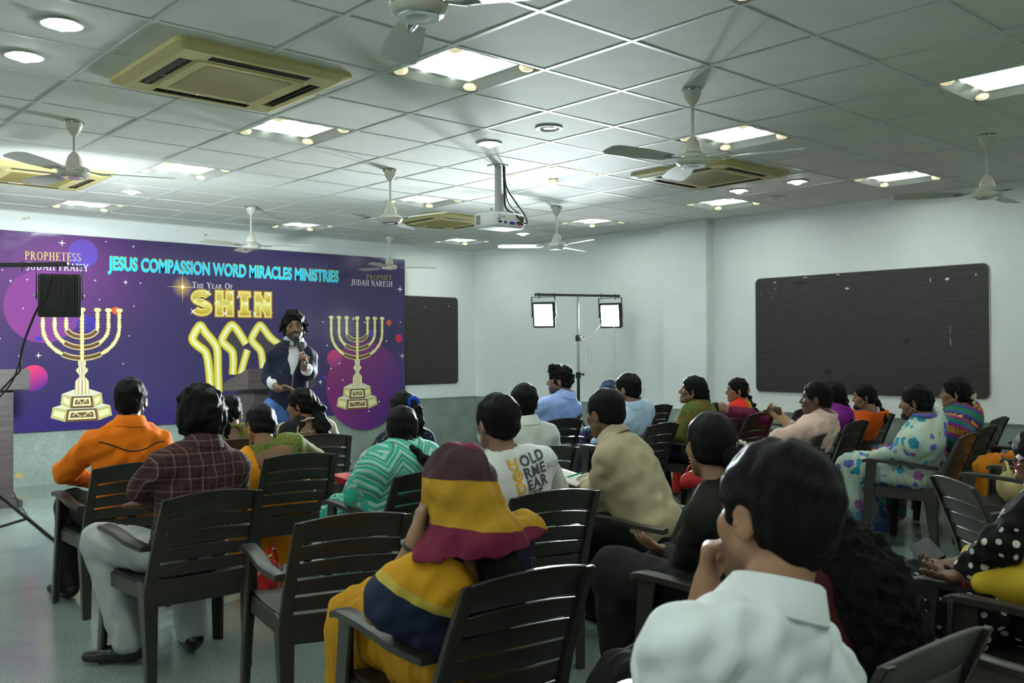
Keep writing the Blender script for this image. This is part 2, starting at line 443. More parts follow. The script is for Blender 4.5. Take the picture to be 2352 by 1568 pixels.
def fans():
    pr = [fan_proto(.10), fan_proto(.175)]; used = [False, False]
    for i, (a, b, r, k) in enumerate(FANS):
        c = copy_tree(pr[k]) if used[k] else pr[k]; used[k] = True
        c.location = (a*G, b*G, CEIL); c.rotation_euler = (0, 0, math.radians(r))
fans()

# ------------------------------------------------------------------ moulded armchairs
def chair_proto():
    t = empty('plastic_armchair')
    ZT = .79
    def back_y(z): return -.235-.165*max(0, (z-.36)/(ZT-.36))**1.25
    def half(z): return .235-.022*max(0, (z-.40)/(ZT-.40))
    # seat: slightly dished slab with rounded front
    s = MB(); rings = []
    for i in range(9):
        v = i/8; y = -.22+.455*v
        hw = .215+.03*v; dz = -.012*math.sin(v*PI) - (.03 if v > .97 else 0) - .010*(1-v)
        top = [(hw*u, y, .428+dz+.012*(abs(u)**2)) for u in (-1, -.66, -.33, 0, .33, .66, 1)]
        bot = [(hw*u, y, .392+dz*.5) for u in (1, .66, .33, 0, -.33, -.66, -1)]
        rings.append(top+bot)
    s.loft(rings).build('seat', CHAIR_M, t, smooth=True)
    a = MB()
    a.box((0, .225, .385), (.46, .02, .06))
    for sx in (-1, 1): a.box((sx*.232, 0, .385), (.022, .44, .065), rotz(-sx*.07))
    a.build('seat_apron', CHAIR_M, t, bevel=.004)
    # back posts run into the rear legs
    for sx in (-1, 1):
        p = MB(); rings = []
        for i in range(13):
            z = .30+(ZT-.30)*i/12; y = back_y(z); hx = half(z)
            w = .045-.010*(i/12); d = .036-.010*(i/12)
            rings.append([(sx*hx, y-d/2, z), (sx*(hx-w), y-d/2-.004, z), (sx*(hx-w), y+d/2-.012, z), (sx*hx, y+d/2, z)])
        p.loft(rings).build('back_post', CHAIR_M, t, bevel=.004)
        l = MB(); rings = []
        for i in range(8):
            v = i/7; z = .43*(1-v); y = -.205-.035*v; w = .062-.022*v; d = .085-.045*v
            x = sx*(.238-.012*v)
            rings.append([(x, y-d/2, z), (x-sx*w, y-d/2, z), (x-sx*w, y-d/2+.014, z), (x-sx*.014, y-d/2+.014, z), (x-sx*.014, y+d/2, z), (x, y+d/2, z)])
        l.loft(rings).build('leg', CHAIR_M, t, bevel=.003, seg=1)
        l = MB(); rings = []
        for i in range(12):
            v = i/11; z = .605*(1-v); y = .165+.05*v; x = sx*(.262+.018*v+.004)
            w = .052-.014*v+.010*math.exp(-((z-.40)/.06)**2); d = .075-.030*v
            rings.append([(x, y+d/2, z), (x-sx*w, y+d/2, z), (x-sx*w, y+d/2-.014, z), (x-sx*.014, y+d/2-.014, z), (x-sx*.014, y-d/2, z), (x, y-d/2, z)])
        l.loft(rings).build('leg', CHAIR_M, t, bevel=.003, seg=1)
        # arm: broad flat bar, drops and narrows into the back post
        ar = MB(); rings = []
        for i in range(15):
            v = i/14; y = .222-.478*v
            x = sx*(.256+.002*v-.032*max(0, (v-.72)/.28)**1.4); w = .060-.010*v
            z = .622-.004*math.sin(v*PI)-.035*max(0, (v-.35)/.65)**1.5-.012*max(0, (.08-v)/.08)
            h = .024
            rings.append([(x-w/2, y, z-.004), (x-w/4, y, z), (x+w/4, y, z), (x+w/2, y, z-.004), (x+w/2, y, z-h), (x-w/2, y, z-h)])
        ar.loft(rings).build('arm', CHAIR_M, t, smooth=True)
    # top rail (arched), four slats and the deep bottom panel, all bowed backwards
    def strip(name, z0, z1, arch=0.0, th=.013, lou=.008):
        b = MB(); rings = []; n = 13
        for i in range(n):
            u = -1+2*i/(n-1); bow = -.030*(1-u*u); up = arch*(1-u*u)
            zt, zb = z1+up, z0+up*.55
            hx0 = half(z0)-.014; hx1 = half(z1)-.014
            yb, yt = back_y(z0)+bow, back_y(z1)+bow
            rings.append([(u*hx0, yb+.002-lou, zb), (u*hx0, yb+.002-lou+th, zb), (u*hx1, yt+th, zt), (u*hx1, yt, zt)])
        b.loft(rings).build(name, CHAIR_M, t, bevel=.003, seg=1)
    strip('top_rail', .705, ZT-.002, .024, .017, 0)
    zs = [.692, .628, .564, .500]
    for k, z in enumerate(zs): strip('slat', z-.050, z+.001, .022-.004*k)
    strip('bottom_panel', .325, .436, .006, .014, 0)
    return t
CHAIR = chair_proto(); _ch = [False]
def chair(x, y, deg, label, group='moulded plastic armchairs'):
    if not _ch[0]: o = CHAIR; _ch[0] = True
    else: o = copy_tree(CHAIR)
    o.location = (x, y, 0); o.rotation_euler = (0, 0, math.radians(deg)); tag(o, label, 'chair', group); return o
# ------------------------------------------------------------------ organic shapes: signed distance fields turned into one continuous mesh
def _noise(P, f, seed=0, n=9, stretch=(1, 1, 1)):
    r = np.random.RandomState(seed); out = np.zeros(len(P))
    P = P*np.asarray(stretch)
    for i in range(n):
        d = r.normal(size=3); d /= np.linalg.norm(d); ff = f*(.6+1.2*r.rand())
        w = .5*np.sin(P@r.normal(size=3)*f*.5+r.rand()*6)
        out += np.sin(P@d*ff*2*PI+r.rand()*6.28+w*2)
    return out/math.sqrt(n)
def V(*a): return np.array(a, float)
class SDF:
    def __init__(s): s.p = []; s.cut = []
    def cone(s, a, b, ra, rb, k=.02, op=1):
        a = np.asarray(a, float); b = np.asarray(b, float); r = max(ra, rb)
        lo = np.minimum(a, b)-r; hi = np.maximum(a, b)+r; ba = b-a; L2 = max(ba@ba, 1e-9)
        def f(X, Y, Z):
            x, y, z = X-a[0], Y-a[1], Z-a[2]
            t = np.clip((x*ba[0]+y*ba[1]+z*ba[2])/L2, 0, 1)
            return np.sqrt((x-t*ba[0])**2+(y-t*ba[1])**2+(z-t*ba[2])**2)-(ra+(rb-ra)*t)
        s.p.append((f, lo, hi, k, op)); return s
    def chain(s, pts, rs, k=.02, op=1):
        for i in range(len(pts)-1): s.cone(pts[i], pts[i+1], rs[i], rs[i+1], k, op)
        return s
    def ell(s, c, r, R=None, k=.02, op=1):
        c = np.asarray(c, float); r = np.asarray(r, float)
        Rm = np.eye(3) if R is None else np.asarray(R)
        ext = np.sqrt(((Rm*r)**2).sum(1)); q = float(r.min())
        def f(X, Y, Z):
            x, y, z = X-c[0], Y-c[1], Z-c[2]
            u = (x*Rm[0, 0]+y*Rm[1, 0]+z*Rm[2, 0]); v = (x*Rm[0, 1]+y*Rm[1, 1]+z*Rm[2, 1]); w = (x*Rm[0, 2]+y*Rm[1, 2]+z*Rm[2, 2])
            k0 = np.sqrt((u/r[0])**2+(v/r[1])**2+(w/r[2])**2)+1e-6
            k1 = np.sqrt((u/r[0]**2)**2+(v/r[1]**2)**2+(w/r[2]**2)**2)+1e-6
            return k0*(k0-1)/k1
        s.p.append((f, c-ext, c+ext, k, op)); return s
    def mesh(s, h, fine=(), disp=None, smooth=1):
        lo = np.min([p[1] for p in s.p if p[4] > 0], 0)-2.5*h-.01; hi = np.max([p[2] for p in s.p if p[4] > 0], 0)+2.5*h+.01
        ax = []
        for i in range(3):
            c = [lo[i]]
            while c[-1] < hi[i]:
                st = h
                for f0, f1, hf in fine:
                    if f0[i] <= c[-1] <= f1[i]: st = min(st, hf)
                c.append(c[-1]+st)
            ax.append(np.array(c, np.float32))
        xs, ys, zs = ax
        D = np.full((len(xs), len(ys), len(zs)), .5, np.float32)
        for f, a, b, k, op in s.p:
            m = k+2.2*h
            i0, i1 = np.searchsorted(xs, a[0]-m), np.searchsorted(xs, b[0]+m)
            j0, j1 = np.searchsorted(ys, a[1]-m), np.searchsorted(ys, b[1]+m)
            k0, k1 = np.searchsorted(zs, a[2]-m), np.searchsorted(zs, b[2]+m)
            if i1 <= i0 or j1 <= j0 or k1 <= k0: continue
            d = f(xs[i0:i1, None, None], ys[None, j0:j1, None], zs[None, None, k0:k1])
            o = D[i0:i1, j0:j1, k0:k1]
            if op > 0:
                hh = np.maximum(k-np.abs(o-d), 0)/max(k, 1e-6); D[i0:i1, j0:j1, k0:k1] = np.minimum(o, d)-hh*hh*k*.25
            else:
                d = -d; hh = np.maximum(k-np.abs(o-d), 0)/max(k, 1e-6); D[i0:i1, j0:j1, k0:k1] = np.maximum(o, d)+hh*hh*k*.25
        for f in s.cut:
            D = np.maximum(D, f(xs[:, None, None], ys[None, :, None], zs[None, None, :]).astype(np.float32))
        D[0] = D[-1] = .5; D[:, 0] = D[:, -1] = .5; D[:, :, 0] = D[:, :, -1] = .5
        vs, fs = nets(D, xs, ys, zs)
        if smooth: vs = lap(vs, fs, smooth)
        if disp is not None and len(vs):
            n = vnormals(vs, fs); vs = vs+n*disp(vs)[:, None]
        return vs, fs
def nets(D, xs, ys, zs):
    I = D < 0
    c = I[:-1, :-1, :-1].astype(np.int8)
    for dx in (0, 1):
        for dy in (0, 1):
            for dz in (0, 1):
                if dx+dy+dz: c = c+I[dx:D.shape[0]-1+dx, dy:D.shape[1]-1+dy, dz:D.shape[2]-1+dz]
    A = (c > 0) & (c < 8)
    ix, iy, iz = np.nonzero(A); n = len(ix)
    if n == 0: return np.zeros((0, 3)), np.zeros((0, 4), int)
    idx = np.full(A.shape, -1, np.int32); idx[ix, iy, iz] = np.arange(n)
    acc = np.zeros((n, 3)); cnt = np.zeros(n)
    cor = [(dx, dy, dz) for dx in (0, 1) for dy in (0, 1) for dz in (0, 1)]
    dv = {q: D[ix+q[0], iy+q[1], iz+q[2]].astype(float) for q in cor}
    pv = {q: np.stack([xs[ix+q[0]], ys[iy+q[1]], zs[iz+q[2]]], 1).astype(float) for q in cor}
    for q in cor:
        for a in range(3):
            if q[a]: continue
            w = list(q); w[a] = 1; w = tuple(w)
            m = (dv[q] < 0) != (dv[w] < 0)
            t = dv[q][m]/(dv[q][m]-dv[w][m])
            acc[m] += pv[q][m]+(pv[w][m]-pv[q][m])*t[:, None]; cnt[m] += 1
    vs = acc/cnt[:, None]; F = []
    for a in range(3):
        sl0 = [slice(None)]*3; sl1 = [slice(None)]*3; sl0[a] = slice(0, -1); sl1[a] = slice(1, None)
        s0 = I[tuple(sl0)]; s1 = I[tuple(sl1)]; e = s0 != s1
        b, c2 = (a+1) % 3, (a+2) % 3
        q = list(np.nonzero(e))
        ok = (q[b] > 0) & (q[c2] > 0) & (q[b] < D.shape[b]-1) & (q[c2] < D.shape[c2]-1)
        q = [w[ok] for w in q]; fl = s0[tuple(q)]
        def g(db, dc):
            r = [w.copy() for w in q]; r[b] -= db; r[c2] -= dc; return idx[tuple(r)]
        f = np.stack([g(0, 0), g(1, 0), g(1, 1), g(0, 1)], 1)
        f[~fl] = f[~fl][:, ::-1]; F.append(f[:, ::-1] if False else f)
    return vs, np.concatenate(F)
def lap(vs, fs, it):
    for _ in range(it):
        acc = np.zeros_like(vs); cnt = np.zeros(len(vs))
        for i in range(4):
            np.add.at(acc, fs[:, i], vs[fs[:, (i+1) % 4]]); np.add.at(cnt, fs[:, i], 1)
        vs = .5*vs+.5*acc/np.maximum(cnt, 1)[:, None]
    return vs
def vnormals(vs, fs):
    fn = np.cross(vs[fs[:, 2]]-vs[fs[:, 0]], vs[fs[:, 3]]-vs[fs[:, 1]]); n = np.zeros_like(vs)
    for i in range(4): np.add.at(n, fs[:, i], fn)
    return n/(np.linalg.norm(n, axis=1)[:, None]+1e-12)
def np_obj(name, vs, fs, mat, parent=None, cols=None, uvw=None):
    me = bpy.data.meshes.new(name)
    n, m = len(vs), len(fs)
    me.vertices.add(n); me.vertices.foreach_set('co', np.ascontiguousarray(vs, np.float32).ravel())
    me.loops.add(m*4); me.loops.foreach_set('vertex_index', np.ascontiguousarray(fs, np.int32).ravel())
    me.polygons.add(m); me.polygons.foreach_set('loop_start', np.arange(m, dtype=np.int32)*4)
    me.polygons.foreach_set('use_smooth', np.ones(m, bool))
    me.materials.append(mat); me.update(calc_edges=True)
    if cols is not None:
        a = me.color_attributes.new('Col', 'FLOAT_COLOR', 'POINT')
        c = np.ones((n, 4), np.float32); c[:, :3] = cols; a.data.foreach_set('color', c.ravel())
    return link(bpy.data.objects.new(name, me), parent)

SKIN_M = vcol_mat('skin', .48, bump=.05, bscale=500, spec=.4)
HAIR_M = M('black_hair', (.0055, .005, .005), .5, bump=.8, bscale=70, stretch=(3, 3, .35), spec=.11)
EYE_M = vcol_mat('eye', .15)
GOLD_M = M('gold_jewellery', (.85, .55, .16), .22, 1.0)
def cloth(name, col, rough=.85, bump=.35, bscale=14, var=.06, sheen=.0):
    return M(name, col, rough, bump=bump, bscale=bscale, var=var, vscale=7, spec=.25, sheen=sheen)

def hand(S, w, d, nrm, side, curl=(.35, .5, .4), spread=.10, sc=1.0, thumb=.7, fold=None):
    """palm, four jointed fingers of unequal length and a thumb off the side of the palm"""
    d = d/np.linalg.norm(d); nrm = nrm-d*(nrm@d); nrm /= np.linalg.norm(nrm); x = np.cross(d, nrm)*side   # x: thumb side
    k = .008*sc
    S.cone(w-d*.01, w+d*.03*sc, .024*sc, .024*sc, .02)
    for i in range(4):
        b = w+d*.088*sc+x*(.030-.0205*i)*sc*1.0
        S.cone(w+d*.022*sc+x*(.018-.012*i)*sc, b, .0165*sc, .0125*sc, .012)
        L = (.072, .080, .074, .058)[i]*sc; ang = 0; p = b; r0 = (.0100, .0102, .0098, .0086)[i]*sc
        dd = d+x*spread*(1.5-i)*.5
        for j, f in enumerate((.45, .31, .24)):
            ang += curl[j] if fold is None else fold[i][j]
            dv = dd*math.cos(ang)+nrm*math.sin(ang); dv /= np.linalg.norm(dv)
            q = p+dv*L*f; S.cone(p, q, r0*(1-.09*j), r0*(1-.09*(j+1)), k if j == 0 else .004); p = q
    t0 = w+d*.022*sc+x*.024*sc; dv = d*.62+x*.75*thumb+nrm*.35; dv /= np.linalg.norm(dv)
    t1 = t0+dv*.040*sc; dv2 = d*.85+x*.35*thumb+nrm*.40; dv2 /= np.linalg.norm(dv2)
    t2 = t1+dv2*.032*sc; t3 = t2+(dv2+d*.2+nrm*.15)*.026*sc
    S.chain([t0, t1, t2, t3], [.0165*sc, .0125*sc, .0112*sc, .009*sc], .010)

class Person:
    """one seated or standing figure; local frame: floor point under the hips, facing +Y, person's right is +X"""
    def __init__(s, label, px, depth, face, hip=None, lean=.05, side=0.0, hyaw=0, hpitch=0, hroll=0, hs=1.0, sw=.185, g=1.0, female=False,
                 skin=(.20, .105, .065), arms=None, legs=None, stand=False, hz=None, h=.010, fh=.0055, twist=0, cat='person', nk=(0, 0, 0)):
        s.hs, s.sw, s.g, s.female, s.skin, s.h, s.fh, s.stand = hs, sw, g, female, np.array(skin), h, fh, stand
        hw = at(px[0], px[1], depth); fr = math.radians(face)
        if hip is None: hip = hw[:2]-(rotz(fr)@V(side, lean, 0))[:2]
        s.root = empty('person', (hip[0], hip[1], 0), fr); tag(s.root, label, cat)
        s.Hc = rotz(-fr)@(hw-V(hip[0], hip[1], 0))
        s.HR = rotz(math.radians(hyaw))@rotx(math.radians(hpitch))@roty(math.radians(hroll))
        s.H = V(0, 0, hz if hz else (.95 if stand else .505))
        nb = s.Hc+s.HR@V(0, -.045, -.045)*hs
        s.N = nb+(V(0, -.012, -.082) if not stand else V(0, -.012, -.092))*hs
        s.N = s.N+V(*nk)
        u = s.N-s.H; s.L = np.linalg.norm(u); u = u/s.L
        xx = rotz(math.radians(twist))@V(1, 0, 0); xx = xx-u*(xx@u); xx /= np.linalg.norm(xx); yy = np.cross(u, xx)
        s.T = np.stack([xx, yy, u], 1); s.u = u
        s.A = {}
        for sg, nm in ((-1, 'L'), (1, 'R')):
            e = (arms or {}).get(nm)
            sh = s.tp(sg*(sw-.022), 0, .80)
            if e is None: e = (V(sg*(sw+.045), .06, s.tp(0, 0, .42)[2]), V(sg*.09, .29, .62 if not stand else 1.0))
            s.A[nm] = [sh, np.asarray(e[0], float), np.asarray(e[1], float), e[2] if len(e) > 2 else None]
        s.G = {}
        for sg, nm in ((-1, 'L'), (1, 'R')):
            e = (legs or {}).get(nm)
            if stand: d = [V(sg*.09, 0, .93), V(sg*.10, .02, .50), V(sg*.10, -.02, .09), V(0, 1, 0)]
            else: d = [V(sg*.085, .02, .506), V(sg*.12, .44, .515), V(sg*.12, .43, .085), V(sg*.15, 1, 0)]
            if e is not None: d = [d[0], np.asarray(e[0], float), np.asarray(e[1], float), np.asarray(e[2] if len(e) > 2 else (0, 1, 0), float)]
            s.G[nm] = d
        s.B = SDF(); s.fine = [(s.Hc-.14*hs, s.Hc+.14*hs, fh)]; s.marks = []
    def tp(s, x, y, t): return s.H+s.T@V(x, y, t*s.L)
    def hp(s, x, y, z): return s.Hc+s.HR@(V(x, y, z)*s.hs)
    def torso(s, S, inf=0.0, k=.05, belly=0.0, bust=True, hips=True):
        g = s.g; w = s.sw/.18; L = s.L/.52
        if hips: S.ell(s.tp(0, -.01, .03), V(.160*g+inf, .118*g+inf, .115+inf), s.T, k)
        S.ell(s.tp(0, .012+belly*.5, .30), V(.138*g+inf+belly*.4, .108*g+inf+belly, .17*L+inf), s.T, k)
        S.ell(s.tp(0, .0, .62), V(.152*w*g+inf, .112*g+inf, .21*L+inf), s.T, k)
        S.cone(s.tp(-s.sw+.062, -.008, .81), s.tp(s.sw-.062, -.008, .81), .054+inf, .054+inf, k)
        for sg in (-1, 1):
            S.cone(s.tp(sg*.016, -.014, .955), s.tp(sg*(s.sw-.05), -.008, .82), .042+inf, .046+inf, k)
            if s.female and bust: S.ell(s.tp(sg*.072, .088*g, .60), V(.062, .055, .065)+inf, s.T, .03)
    def arm(s, S, nm, inf=0.0, to=1.0, fore=True, k=.03, r=(.045, .037, .0255)):
        a, e, w, _ = s.A[nm]; f = .9 if s.female else 1.0
        if to < 1: S.cone(a, a+(e-a)*to, r[0]*f+inf, (r[0]+(r[1]-r[0])*to)*f+inf, k); return
        S.cone(a, e, r[0]*f+inf, r[1]*f+inf, k)
        if fore is True: S.cone(e, w, r[1]*f+inf, r[2]*f+inf, .02)
        elif fore: S.cone(e, e+(w-e)*fore, r[1]*f+inf, (r[1]+(r[2]-r[1])*fore)*f+inf, .02)
    def leg(s, S, nm, inf=0.0, k=.03, r=(.080, .057, .036), end=1.0):
        a, kn, an, _ = s.G[nm]; f = .95 if s.female else 1.0
        S.cone(a, kn, r[0]*f+inf, r[1]*f+inf, k); S.cone(kn, kn+(an-kn)*end, r[1]*f+inf, (r[1]+(r[2]-r[1])*end)*f+inf, k)
    def head(s, nose=1.0):
        B = s.B; hp = s.hp; hs = s.hs; R = s.HR
        def E(c, r, k=.012, op=1, RR=None): B.ell(hp(*c), V(*r)*hs, R if RR is None else R@RR, k*hs, op)
        def C(a, b, ra, rb, k=.01, op=1): B.cone(hp(*a), hp(*b), ra*hs, rb*hs, k*hs, op)
        B.cone(s.N+s.u*.0, hp(0, -.03, -.05), .056*hs, .052*hs, .03)
        E((0, -.014, .030), (.072, .094, .083)); E((0, .024, -.032), (.060, .066, .080), .02)
        for sg in (-1, 1):
            C((sg*.052, .0, -.052), (sg*.020, .062, -.094), .017, .016, .02); C((sg*.045, .055, -.018), (sg*.040, .062, -.028), .021, .018, .015)
        E((0, .066, -.095), (.024, .022, .020), .02)
        C((-.034, .070, .022), (.034, .070, .022), .014, .014, .014)
        for sg in (-1, 1): E((sg*.032, .096, .000), (.017, .014, .011), .010, -1)
        C((0, .084, .006), (0, .103*nose, -.028), .0075, .0115, .008)
        for sg in (-1, 1): E((sg*.011, .094, -.034), (.0085, .0105, .0075), .007)
        E((0, .082, -.062), (.023, .014, .0062), .006); E((0, .080, -.073), (.020, .0135, .0068), .006)
        E((0, .098, -.0675), (.019, .006, .0012), .003, -1)
        for sg in (-1, 1):
            RR = rotz(sg*-.45)@rotx(-.18)
            E((sg*.079, -.010, -.012), (.0075, .020, .032), .006, 1, RR); E((sg*.0880, -.006, -.008), (.0055, .010, .018), .008, -1, RR)
    def eyes(s, look=0.0):
        for sg in (-1, 1):
            c = s.hp(sg*.0315, .0718, .0000); m = MB(); r = .0130
            m.ball((0, 0, 0), 1.0, 18, 14)
            vs = np.array(m.v)*V(.0135, .0105, .0070); RR = s.HR@rotz(look); vs2 = (vs*s.hs)@RR.T+c
            ca = np.hypot(vs[:, 0], vs[:, 2]); col = np.where((ca < .0070)[:, None] & (vs[:, 1] > 0)[:, None], V(.02, .01, .006), V(.34, .30, .28))
            mesh_obj('eye', vs2, m.f, EYE_M, s.root, True, cols=col)
            mm = MB(); pts = [s.hp(sg*(.012+.038*t), .0865-.012*t*t*1.6, .0225+.007*math.sin(t*PI*.75)) for t in np.linspace(0, 1, 7)]
            mm.tube(pts, [.0025, .0042, .0045, .0042, .0036, .0028, .0012], 6, flat=.8).build('eyebrow', HAIR_M, s.root, smooth=True)
    def finish(s, lips=(.30, .10, .08), beard=None, eyes=True):
        """joins head, neck, torso, arms, hands, legs into one continuous body mesh"""
        B = s.B; s.torso(B, -.014)
        for nm in 'LR':
            sg = -1 if nm == 'L' else 1
            s.arm(B, nm); a, e, w, hd = s.A[nm]
            if hd is not None:
                s.fine.append((w-.13, w+.13, .0065 if hd.get('fh') is None else hd['fh']))
                hand(B, w, np.asarray(hd['d'], float), np.asarray(hd['n'], float), sg*hd.get('flip', -1), hd.get('curl', (.35, .5, .4)), hd.get('spread', .1), hd.get('sc', .92 if s.female else 1.0), hd.get('thumb', .7))
            else:
                d = (w-e)/np.linalg.norm(w-e); B.ell(w+d*.05, V(.036, .036, .020), None, .02); B.cone(w+d*.06, w+d*.13, .022, .012, .02)
            s.leg(B, nm, -.012); _, kn, an, ft = s.G[nm]; ft = ft/np.linalg.norm(ft)
            B.cone(an+V(0, 0, -.035)-ft*.03, an+V(0, 0, -.055)+ft*.09, .034, .026, .03); B.cone(an+V(0, 0, -.055)+ft*.09, an+V(0, 0, -.064)+ft*.15, .026, .019, .02)
        s.head()
        vs, fs = B.mesh(s.h, s.fine)
        col = np.repeat(s.skin[None], len(vs), 0)*(1+.05*_noise(vs, 6, 3)[:, None])
        q = ((vs-s.Hc)@s.HR)/s.hs
        def blob(c, r): return np.clip(1.25-np.sqrt((((q-V(*c))/V(*r))**2).sum(1)), 0, 1)[:, None]
        lp = np.clip(blob((0, .092, -.067), (.024, .02, .0125))*2, 0, 1); col = col*(1-lp)+V(*lips)*lp
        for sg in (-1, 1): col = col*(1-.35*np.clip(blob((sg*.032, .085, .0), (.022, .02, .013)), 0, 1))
        if beard:
            m = np.clip(blob((0, .05, -.088), (.075, .07, .040))*3, 0, 1)*(q[:, 2:3] < -.045); mo = np.clip(blob((0, .09, -.052), (.032, .03, .009))*3, 0, 1)
            m = np.clip(np.maximum(m, mo)-lp*.9, 0, 1)*beard; col = col*(1-m)+V(.014, .011, .010)*m
        o = np_obj('body', vs, fs, SKIN_M, s.root, col); s.body = o
        if eyes: s.eyes()
        return s
    # ---- clothing
    def garment(s, name, S, mat, amp=.004, freq=9, h=None, fine=(), seed=1, stretch=(1, 1, 1), cols=None, smooth=1):
        vs, fs = S.mesh(h or s.h, fine, (lambda v: amp*_noise(v, freq, seed, stretch=stretch)) if amp else None, smooth)
        return np_obj(name, vs, fs, mat, s.root, cols(vs) if cols is not None else None)
    def shirt(s, mat, sleeve='long', collar=True, inf=.014, belly=0.0, name='shirt', amp=.004, neck=.060, fore=True, hem=None, seed=1, freq=8, deep=0, h=None, slv=.014):
        S = SDF(); s.torso(S, inf, belly=belly)
        for nm in 'LR':
            if sleeve == 'long': s.arm(S, nm, slv-.004, fore=fore, r=(.051, .045, .034))
            elif sleeve == 'half': s.arm(S, nm, slv, to=.72, r=(.052, .049, .04))
            elif sleeve == 'cap': s.arm(S, nm, slv-.002, to=.42, r=(.047, .042, .04))
        if not collar: S.cone(s.N-s.u*.02, s.N+s.u*.012, .064*s.hs, .060*s.hs, .02)
        else: s.collar(mat)
        S.cone(s.N+s.u*(.01 if collar else -.005), s.N+s.u*.12, (.060 if collar else neck)*s.hs, (.060 if collar else neck)*s.hs, .004, -1)
        if deep: S.ell(s.tp(0, -.13, .93), V(.085, .08, deep), s.T, .02, -1)
        if hem is not None: S.cut.append(lambda X, Y, Z: hem-Z)
        return s.garment(name, S, mat, amp, freq, h, seed=seed)
    def collar(s, mat):
        m = MB(); rings = []; A = np.linspace(-1.5*PI+.10, .5*PI-.10, 30); c = s.N+s.u*.020
        for i, a in enumerate(A):
            f = (math.sin(a)+1)/2; R_ = lambda r, z: c+s.T@V(math.cos(a)*r*1.02, math.sin(a)*r*1.0+.004, z)*s.hs
            rings.append([R_(.064, -.02), R_(.060, .040-.026*f), R_(.0635, .047-.028*f), R_(.071, .043-.028*f), R_(.094, -.008-.026*f), R_(.090, -.013-.026*f), R_(.069, .030-.026*f), R_(.068, -.02)])
        m.loft(rings, True).build('collar', mat, s.root, smooth=True)
    def trousers(s, mat, inf=.016, shoes=None, r=(.084, .066, .058), amp=.004):
        S = SDF(); S.ell(s.H+V(0, -.02, .0), V(.168*s.g, .125*s.g, .10), None, .04)
        for nm in 'LR': s.leg(S, nm, inf, r=r, end=.97)
        s.garment('trousers', S, mat, amp, 9, seed=5)
        if shoes: s.shoes(shoes)
    def shoes(s, mat):
        for nm in 'LR':
            _, kn, an, ft = s.G[nm]; ft = ft/np.linalg.norm(ft); S = SDF()
            S.cone(an+V(0, 0, -.028)-ft*.035, an+V(0, 0, -.046)+ft*.09, .042, .036, .02); S.cone(an+V(0, 0, -.05)+ft*.08, an+V(0, 0, -.058)+ft*.19, .036, .024, .02)
            S.cone(an, an+V(0, 0, -.04), .044, .046, .02)
            z0 = max(.002, an[2]-.083); S.cut.append(lambda X, Y, Z, z0=z0: z0-Z)
            s.garment('shoe', S, mat, 0, h=.008)
    def skirt(s, mat, flare=.03, hem=.05, name='saree_skirt', amp=.007, freq=9, r=(.10, .085, .095), stretch=(1.6, 1.6, .35)):
        S = SDF(); S.ell(s.H+V(0, -.02, 0), V(.178*s.g, .135*s.g, .11), None, .05)
        m = [(s.G['L'][i]+s.G['R'][i])/2 for i in range(3)]
        for nm in 'LR': s.leg(S, nm, 0, .07, (r[0], r[1], r[2]+flare), 1.0)
        S.cone(m[0], m[1], r[0], r[1], .08); S.cone(m[1], m[2], r[1], r[2]+flare, .08)
        S.cut.append(lambda X, Y, Z: hem-Z+0*X)
        return s.garment(name, S, mat, amp, freq, seed=8, stretch=stretch)
    def wrap(s, mat, inf=.03, top=.10, bottom=.10, k=.09, name='shawl', amp=.006, freq=7, hood=False, arms=True, neck=.066, cut=None, h=None, fore=True, stretch=(1, 1, 1), to=1.0):
        S = SDF(); s.torso(S, inf, k)
        if arms:
            for nm in ('LR' if arms is True else arms): s.arm(S, nm, inf*.8, k=k, fore=fore, to=to)
        if hood:
            S.ell(s.hp(0, -.022, .035), V(.092, .112, .098)*s.hs, s.HR, .03); S.cone(s.hp(0, -.05, -.03), s.tp(0, -.03, .92), .090*s.hs, .12, .06)
            S.ell(s.hp(0, .125, -.045), V(.070, .075, .105)*s.hs, s.HR, .02, -1)
        else:
            S.cone(s.N-s.u*.02, s.N+s.u*.05, neck+.016, neck+.006, .03); S.cone(s.N+s.u*.02, s.N+s.u*.2, neck, neck+.01, .01, -1)
        if bottom is not None:
            zb = s.tp(0, 0, bottom)[2]; S.cut.append(lambda X, Y, Z: zb-Z)
        if cut is not None: S.cut.append(cut)
        return s.garment(name, S, mat, amp, freq, h, seed=11, stretch=stretch)
    # ---- hair
    def hair(s, kind='short', amp=.0035, freq=16, vol=0.0, h=None, mat=None, seed=2, line=0.0, nape=-.075):
        S = SDF(); v = vol
        S.ell((0, -.016, .034), (.080+v, .101+v, .089+v), None, .02)
        if kind == 'short':
            S.ell((0, -.045, -.020), (.060+v*.5, .064+v*.6, .07), None, .03)
            S.ell((0, .105, -.040+line), (.100, .062, .090), None, .012, -1)
            for sg in (-1, 1):
                S.ell((sg*.092, -.004, -.030), (.036, .030, .046), None, .010, -1)
                S.ell((sg*.07, .055, -.070), (.055, .065, .055), None, .01, -1); S.ell((sg*.092, -.045, -.075), (.040, .045, .040), None, .02, -1)
            S.cut.append(lambda X, Y, Z: (nape+.25*(Y+.08))-Z)
        elif kind == 'shaggy':
            S.ell((0, -.04, -.02), (.082+v, .075+v, .085), None, .03)
            S.ell((0, .112, -.046+line), (.078, .066, .090), None, .012, -1)
            for sg in (-1, 1): S.ell((sg*.085, .03, -.045), (.026, .03, .045), None, .01, -1)
            S.cut.append(lambda X, Y, Z: (nape+.3*(Y+.08))-Z)
        else:   # woman's hair drawn back from a parting
            S.ell((0, -.045, -.012), (.076+v, .068+v, .078), None, .03)
            S.ell((0, .108, -.036+line), (.088, .064, .092), None, .010, -1)
